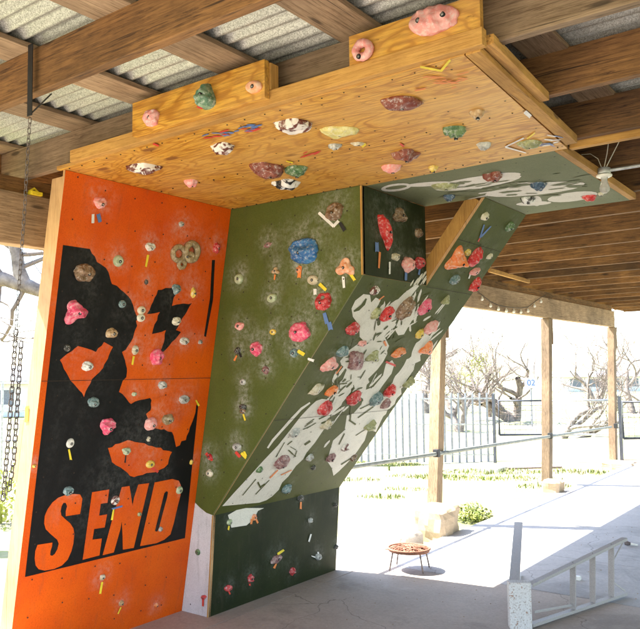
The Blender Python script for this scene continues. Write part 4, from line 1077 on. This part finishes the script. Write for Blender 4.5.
# ------------------------------------------------------------------ trees
def limb(bt, bc, p, d, L, r, dep, rnd, up=.10, spread=.62):
    pts = [p]; rs_ = [r]; n = 5; q = V(p); dd = V(d).normalized()
    for i in range(n):
        dd = (dd+V((rnd.gauss(0, .22), rnd.gauss(0, .22), rnd.gauss(0, .20)+up*.5))).normalized()
        q = q+dd*L/n; pts.append(V(q)); rs_.append(r*(1-.45*(i+1)/n))
    (bt if dep > 2 else bc).tube(pts, rs_, 6 if dep > 1 else 4, cap=False)
    if dep == 0: return
    for k in range(3):
        i = rnd.randint(2, n); a = rnd.uniform(0, 6.28)
        nd = (dd+V((math.cos(a)*spread*1.3, math.sin(a)*spread*1.3, rnd.uniform(-.25, .55)))).normalized()
        limb(bt, bc, pts[i], nd, L*rnd.uniform(.6, .85), max(.006, rs_[i]*rnd.uniform(.5, .72)), dep-1, rnd, up, spread)
def clump(b, c, R_, n, rnd):
    for i in range(n):
        v = V((rnd.gauss(0, 1), rnd.gauss(0, 1), rnd.gauss(0, 1)))*R_*.45+c; s = R_*rnd.uniform(.05, .11)
        a = V((rnd.uniform(-1, 1), rnd.uniform(-1, 1), rnd.uniform(-1, 1))).normalized(); e = a.cross(V((.2, .5, .8))).normalized()
        b.add([v-a*s, v+e*s*.5, v+a*s, v-e*s*.5], [(0, 1, 2, 3)])
def tree(label, base, trunks, dep, seed, fol=(), mat=BARK):
    rnd = random.Random(seed); t = thing('bare_tree', label, 'tree', base, 'bare trees beyond the fence')
    bt, bc = MB(), MB()
    for (d, L, r) in trunks:
        limb(bt, bc, base-V((0, 0, .2)), V(d), L, r*.85, dep+1, rnd)
    bt.build('trunk', mat, t); bc.build('crown', TWIG, t)
    for (c, R_, n) in fol:
        b = MB(); clump(b, c, R_, n, rnd); b.build('foliage', LEAFY, t)
    return t
Rt = RT
def gp(x, d): p = at_depth(x, 400, d); return V((p.x, p.y, -.5))
tree('thick forked bare oak right of the yellow-green clump, behind the fence', gp(512, 30), [(-Rt*.20+V((0, 0, 1)), 2.4, .30), (Rt*.42+V((0, 0, 1)), 2.2, .24), (-Rt*.5+V((0, 0, .9)), 2.0, .2)], 4, 5,
     [(at_depth(480, 363, 29), .55, 420), (at_depth(498, 372, 29), .25, 80)])
tree('small bare tree nearest the first wooden post, behind the picket fence', gp(461, 25), [(-Rt*.1+V((0, 0, 1)), 1.9, .17), (Rt*.3+V((0, 0, .9)), 1.6, .11)], 4, 12, [(at_depth(466, 376, 25), .4, 160)])
tree('slim bare tree standing between the small tree and the forked oak', gp(489, 33), [(-Rt*.35+V((0, 0, 1)), 2.2, .15)], 4, 23)
tree('spreading bare tree seen between the two right-hand posts', gp(557, 22), [(Rt*.25+V((0, 0, 1)), 1.5, .16), (Rt*.9+V((0, 0, .55)), 1.9, .13)], 4, 31, [(at_depth(567, 348, 22), .28, 60)])
tree('faint bare tree beyond the farthest wooden post', gp(633, 34), [(V((0, 0, 1)), 2.4, .2), (Rt*.4+V((0, 0, .8)), 2.0, .14)], 4, 44)
tree('distant bare tree above the low white building', gp(597, 44), [(V((.1, 0, 1)), 2.6, .24), (-Rt*.5+V((0, 0, .8)), 2.4, .18)], 4, 57)
tree('distant bare tree seen left of the nearest post over the fence', gp(425, 36), [(V((.1, 0, 1)), 2.6, .24), (Rt*.5+V((0, 0, .8)), 2.4, .18)], 4, 63)
# big near limb at the left
lt = thing('bare_tree', 'big grey tree limb with a rising branch seen left of the orange panel', 'tree', gp(-90, 8.5), 'bare trees beyond the fence')
D = lambda x, y, d=8.5: at_depth(x, y, d)
bt, bc = MB(), MB(); rnd = random.Random(4)
bt.tube([V((*gp(-90, 8.5)[:2], -.5)), D(-85, 380), D(-60, 310), D(-25, 282), D(5, 279), D(24, 285), D(45, 292), D(75, 296), D(120, 305), D(160, 300)], [.24, .2, .16, .12, .085, .085, .075, .06, .045, .02], 10)
bt.tube([D(24, 285), D(19, 270), D(17, 255), D(12, 240), D(16, 215), D(6, 180)], [.09, .075, .07, .06, .05, .03], 10)
for (x, y, dx, dz) in ((20, 268, 1, .5), (14, 250, -1, .4), (5, 279, -.6, .8), (40, 291, .6, .9), (33, 288, .8, -.5), (0, 278, -.3, -.8), (26, 286, -.4, -.9), (15, 255, .9, .2), (60, 294, .2, 1)):
    limb(bt, bc, D(x, y), RT*dx+V((0, 0, dz)), .8, .028, 2, rnd)
bt.build('trunk', BARK, lt); bc.build('crown', TWIG, lt)
# bushes at left
def bush(name, label, c, R_, n, seed, mat):
    b = MB(); clump(b, c+V((0, 0, R_*.6)), R_, n, random.Random(seed))
    b.tube([c-V((0, 0, .1)), c+V((0, 0, R_*.5))], .02, 5, 0); return tag(b.build(name, mat), label, 'bush', None)
bush('bush', 'yellow-green bush at the left edge behind the hanging chain', fence_pt(3, 10), .5, 700, 5, LEAFY)
bush('bush', 'low green bush growing along the foot of the picket fence', fence_pt(388, 14.6), .16, 300, 6, GRASS)
# ------------------------------------------------------------------ far buildings
def house(x, d, w, dp, h, rh, label, nwin=4):
    p = at_depth(x, 400, d); p = V((p.x, p.y, -.55)); t = thing('house', label, 'house', p, 'low far houses')
    u = RT.copy(); u.z = 0; u.normalize(); f = V((-u.y, u.x, 0))
    c = lambda i, j, z: p+u*i*w/2+f*j*dp/2+V((0, 0, z))
    b = MB(); b.hexa([c(-1, -1, 0), c(1, -1, 0), c(1, 1, 0), c(-1, 1, 0), c(-1, -1, h), c(1, -1, h), c(1, 1, h), c(-1, 1, h)]); b.build('wall', PALE, t)
    b = MB(); b.add([c(-1.08, -1.2, h+.02), c(1.08, -1.2, h+.02), c(1.08, 1.2, h+.02), c(-1.08, 1.2, h+.02), c(-1.08, 0, h+rh), c(1.08, 0, h+rh)], [(0, 1, 5, 4), (3, 4, 5, 2), (0, 4, 3), (1, 2, 5), (0, 3, 2, 1)]); b.build('roof', ROOFG, t)
    for i in range(nwin):
        s = -.75+1.5*i/(nwin-1); q = c(s, -1, h*.62)-f*.02; a = w*.055
        b = MB(); b.hexa([q-u*a-V((0, 0, .35)), q+u*a-V((0, 0, .35)), q+u*a-V((0, 0, .35))+f*.04, q-u*a-V((0, 0, .35))+f*.04, q-u*a+V((0, 0, .35)), q+u*a+V((0, 0, .35)), q+u*a+V((0, 0, .35))+f*.04, q-u*a+V((0, 0, .35))+f*.04]); b.build('window', WIN, t)
house(6, 40, 9, 6, 1.7, .9, 'low far house with a grey roof left of the orange panel')
house(602, 70, 9, 6, 1.4, .5, 'long low white far building seen between the right-hand posts', 5)
# sign with blue figures
p = at_depth(531, 383, 27); sg = thing('numbered_sign', 'small white board with blue figures beyond the mesh gate', 'sign', V((p.x, p.y, -.5)))
u = RT.copy(); u.z = 0; u.normalize(); f = V((u.y, -u.x, 0))
MB().bar(p-u*.22, p+u*.22, .02, .36, (0, 0, 1)).build('board', PALE, sg)
MB().tube([V((p.x, p.y, -.5))-f*.03, p-f*.03+V((0, 0, -.2))], .03, 6)  .build('sign_post', PICKET, sg)
cu = bpy.data.curves.new('digits', 'FONT'); cu.body = '02'; cu.size = .30; cu.align_x = 'CENTER'; cu.align_y = 'CENTER'; cu.extrude = .004
to = bpy.data.objects.new('digits', cu); C.objects.link(to)
M3 = Matrix((u, V((0, 0, 1)), f)).transposed().to_4x4()
dg = bpy.context.evaluated_depsgraph_get(); me = bpy.data.meshes.new_from_object(to.evaluated_get(dg)); bpy.data.objects.remove(to)
me.transform(M3); me.transform(Matrix.Translation(p+f*.02-sg.location)); me.materials.clear(); me.materials.append(TAPE['blue'])
o = bpy.data.objects.new('figures', me); C.objects.link(o); o.parent = sg

# ------------------------------------------------------------------ light
sun_dir = V((.642, .20, -1)).normalized()
sd = bpy.data.lights.new('sun', 'SUN'); sd.energy = 5.0; sd.angle = R(.5); sd.color = (1, .95, .87)
so = bpy.data.objects.new('sun', sd); C.objects.link(so); so.location = (-20, -6, 30)
so.rotation_euler = sun_dir.to_track_quat('-Z', 'Y').to_euler()
sc_ = bpy.context.scene
w = bpy.data.worlds.new('World'); sc_.world = w; w.use_nodes = True
sky = w.node_tree.nodes.new('ShaderNodeTexSky'); sky.sky_type = 'NISHITA'; sky.sun_disc = False
elev = math.asin(-sun_dir.z); sky.sun_elevation = elev
to_sun = -sun_dir; sky.sun_rotation = math.atan2(to_sun.x, to_sun.y)
sky.air_density = 1.0; sky.dust_density = 1.0; sky.ozone_density = 1
bg = w.node_tree.nodes['Background']; w.node_tree.links.new(sky.outputs[0], bg.inputs[0]); bg.inputs[1].default_value = .15
sc_.view_settings.view_transform = 'Standard'; sc_.view_settings.look = 'None'; sc_.view_settings.gamma = 1
sc_.view_settings.use_curve_mapping = False; sc_.view_settings.exposure = 2.6
sc_.render.engine = 'CYCLES'; sc_.cycles.use_denoising = True; sc_.cycles.max_bounces = 9; sc_.cycles.diffuse_bounces = 5
sc_.cycles.sample_clamp_indirect = 10
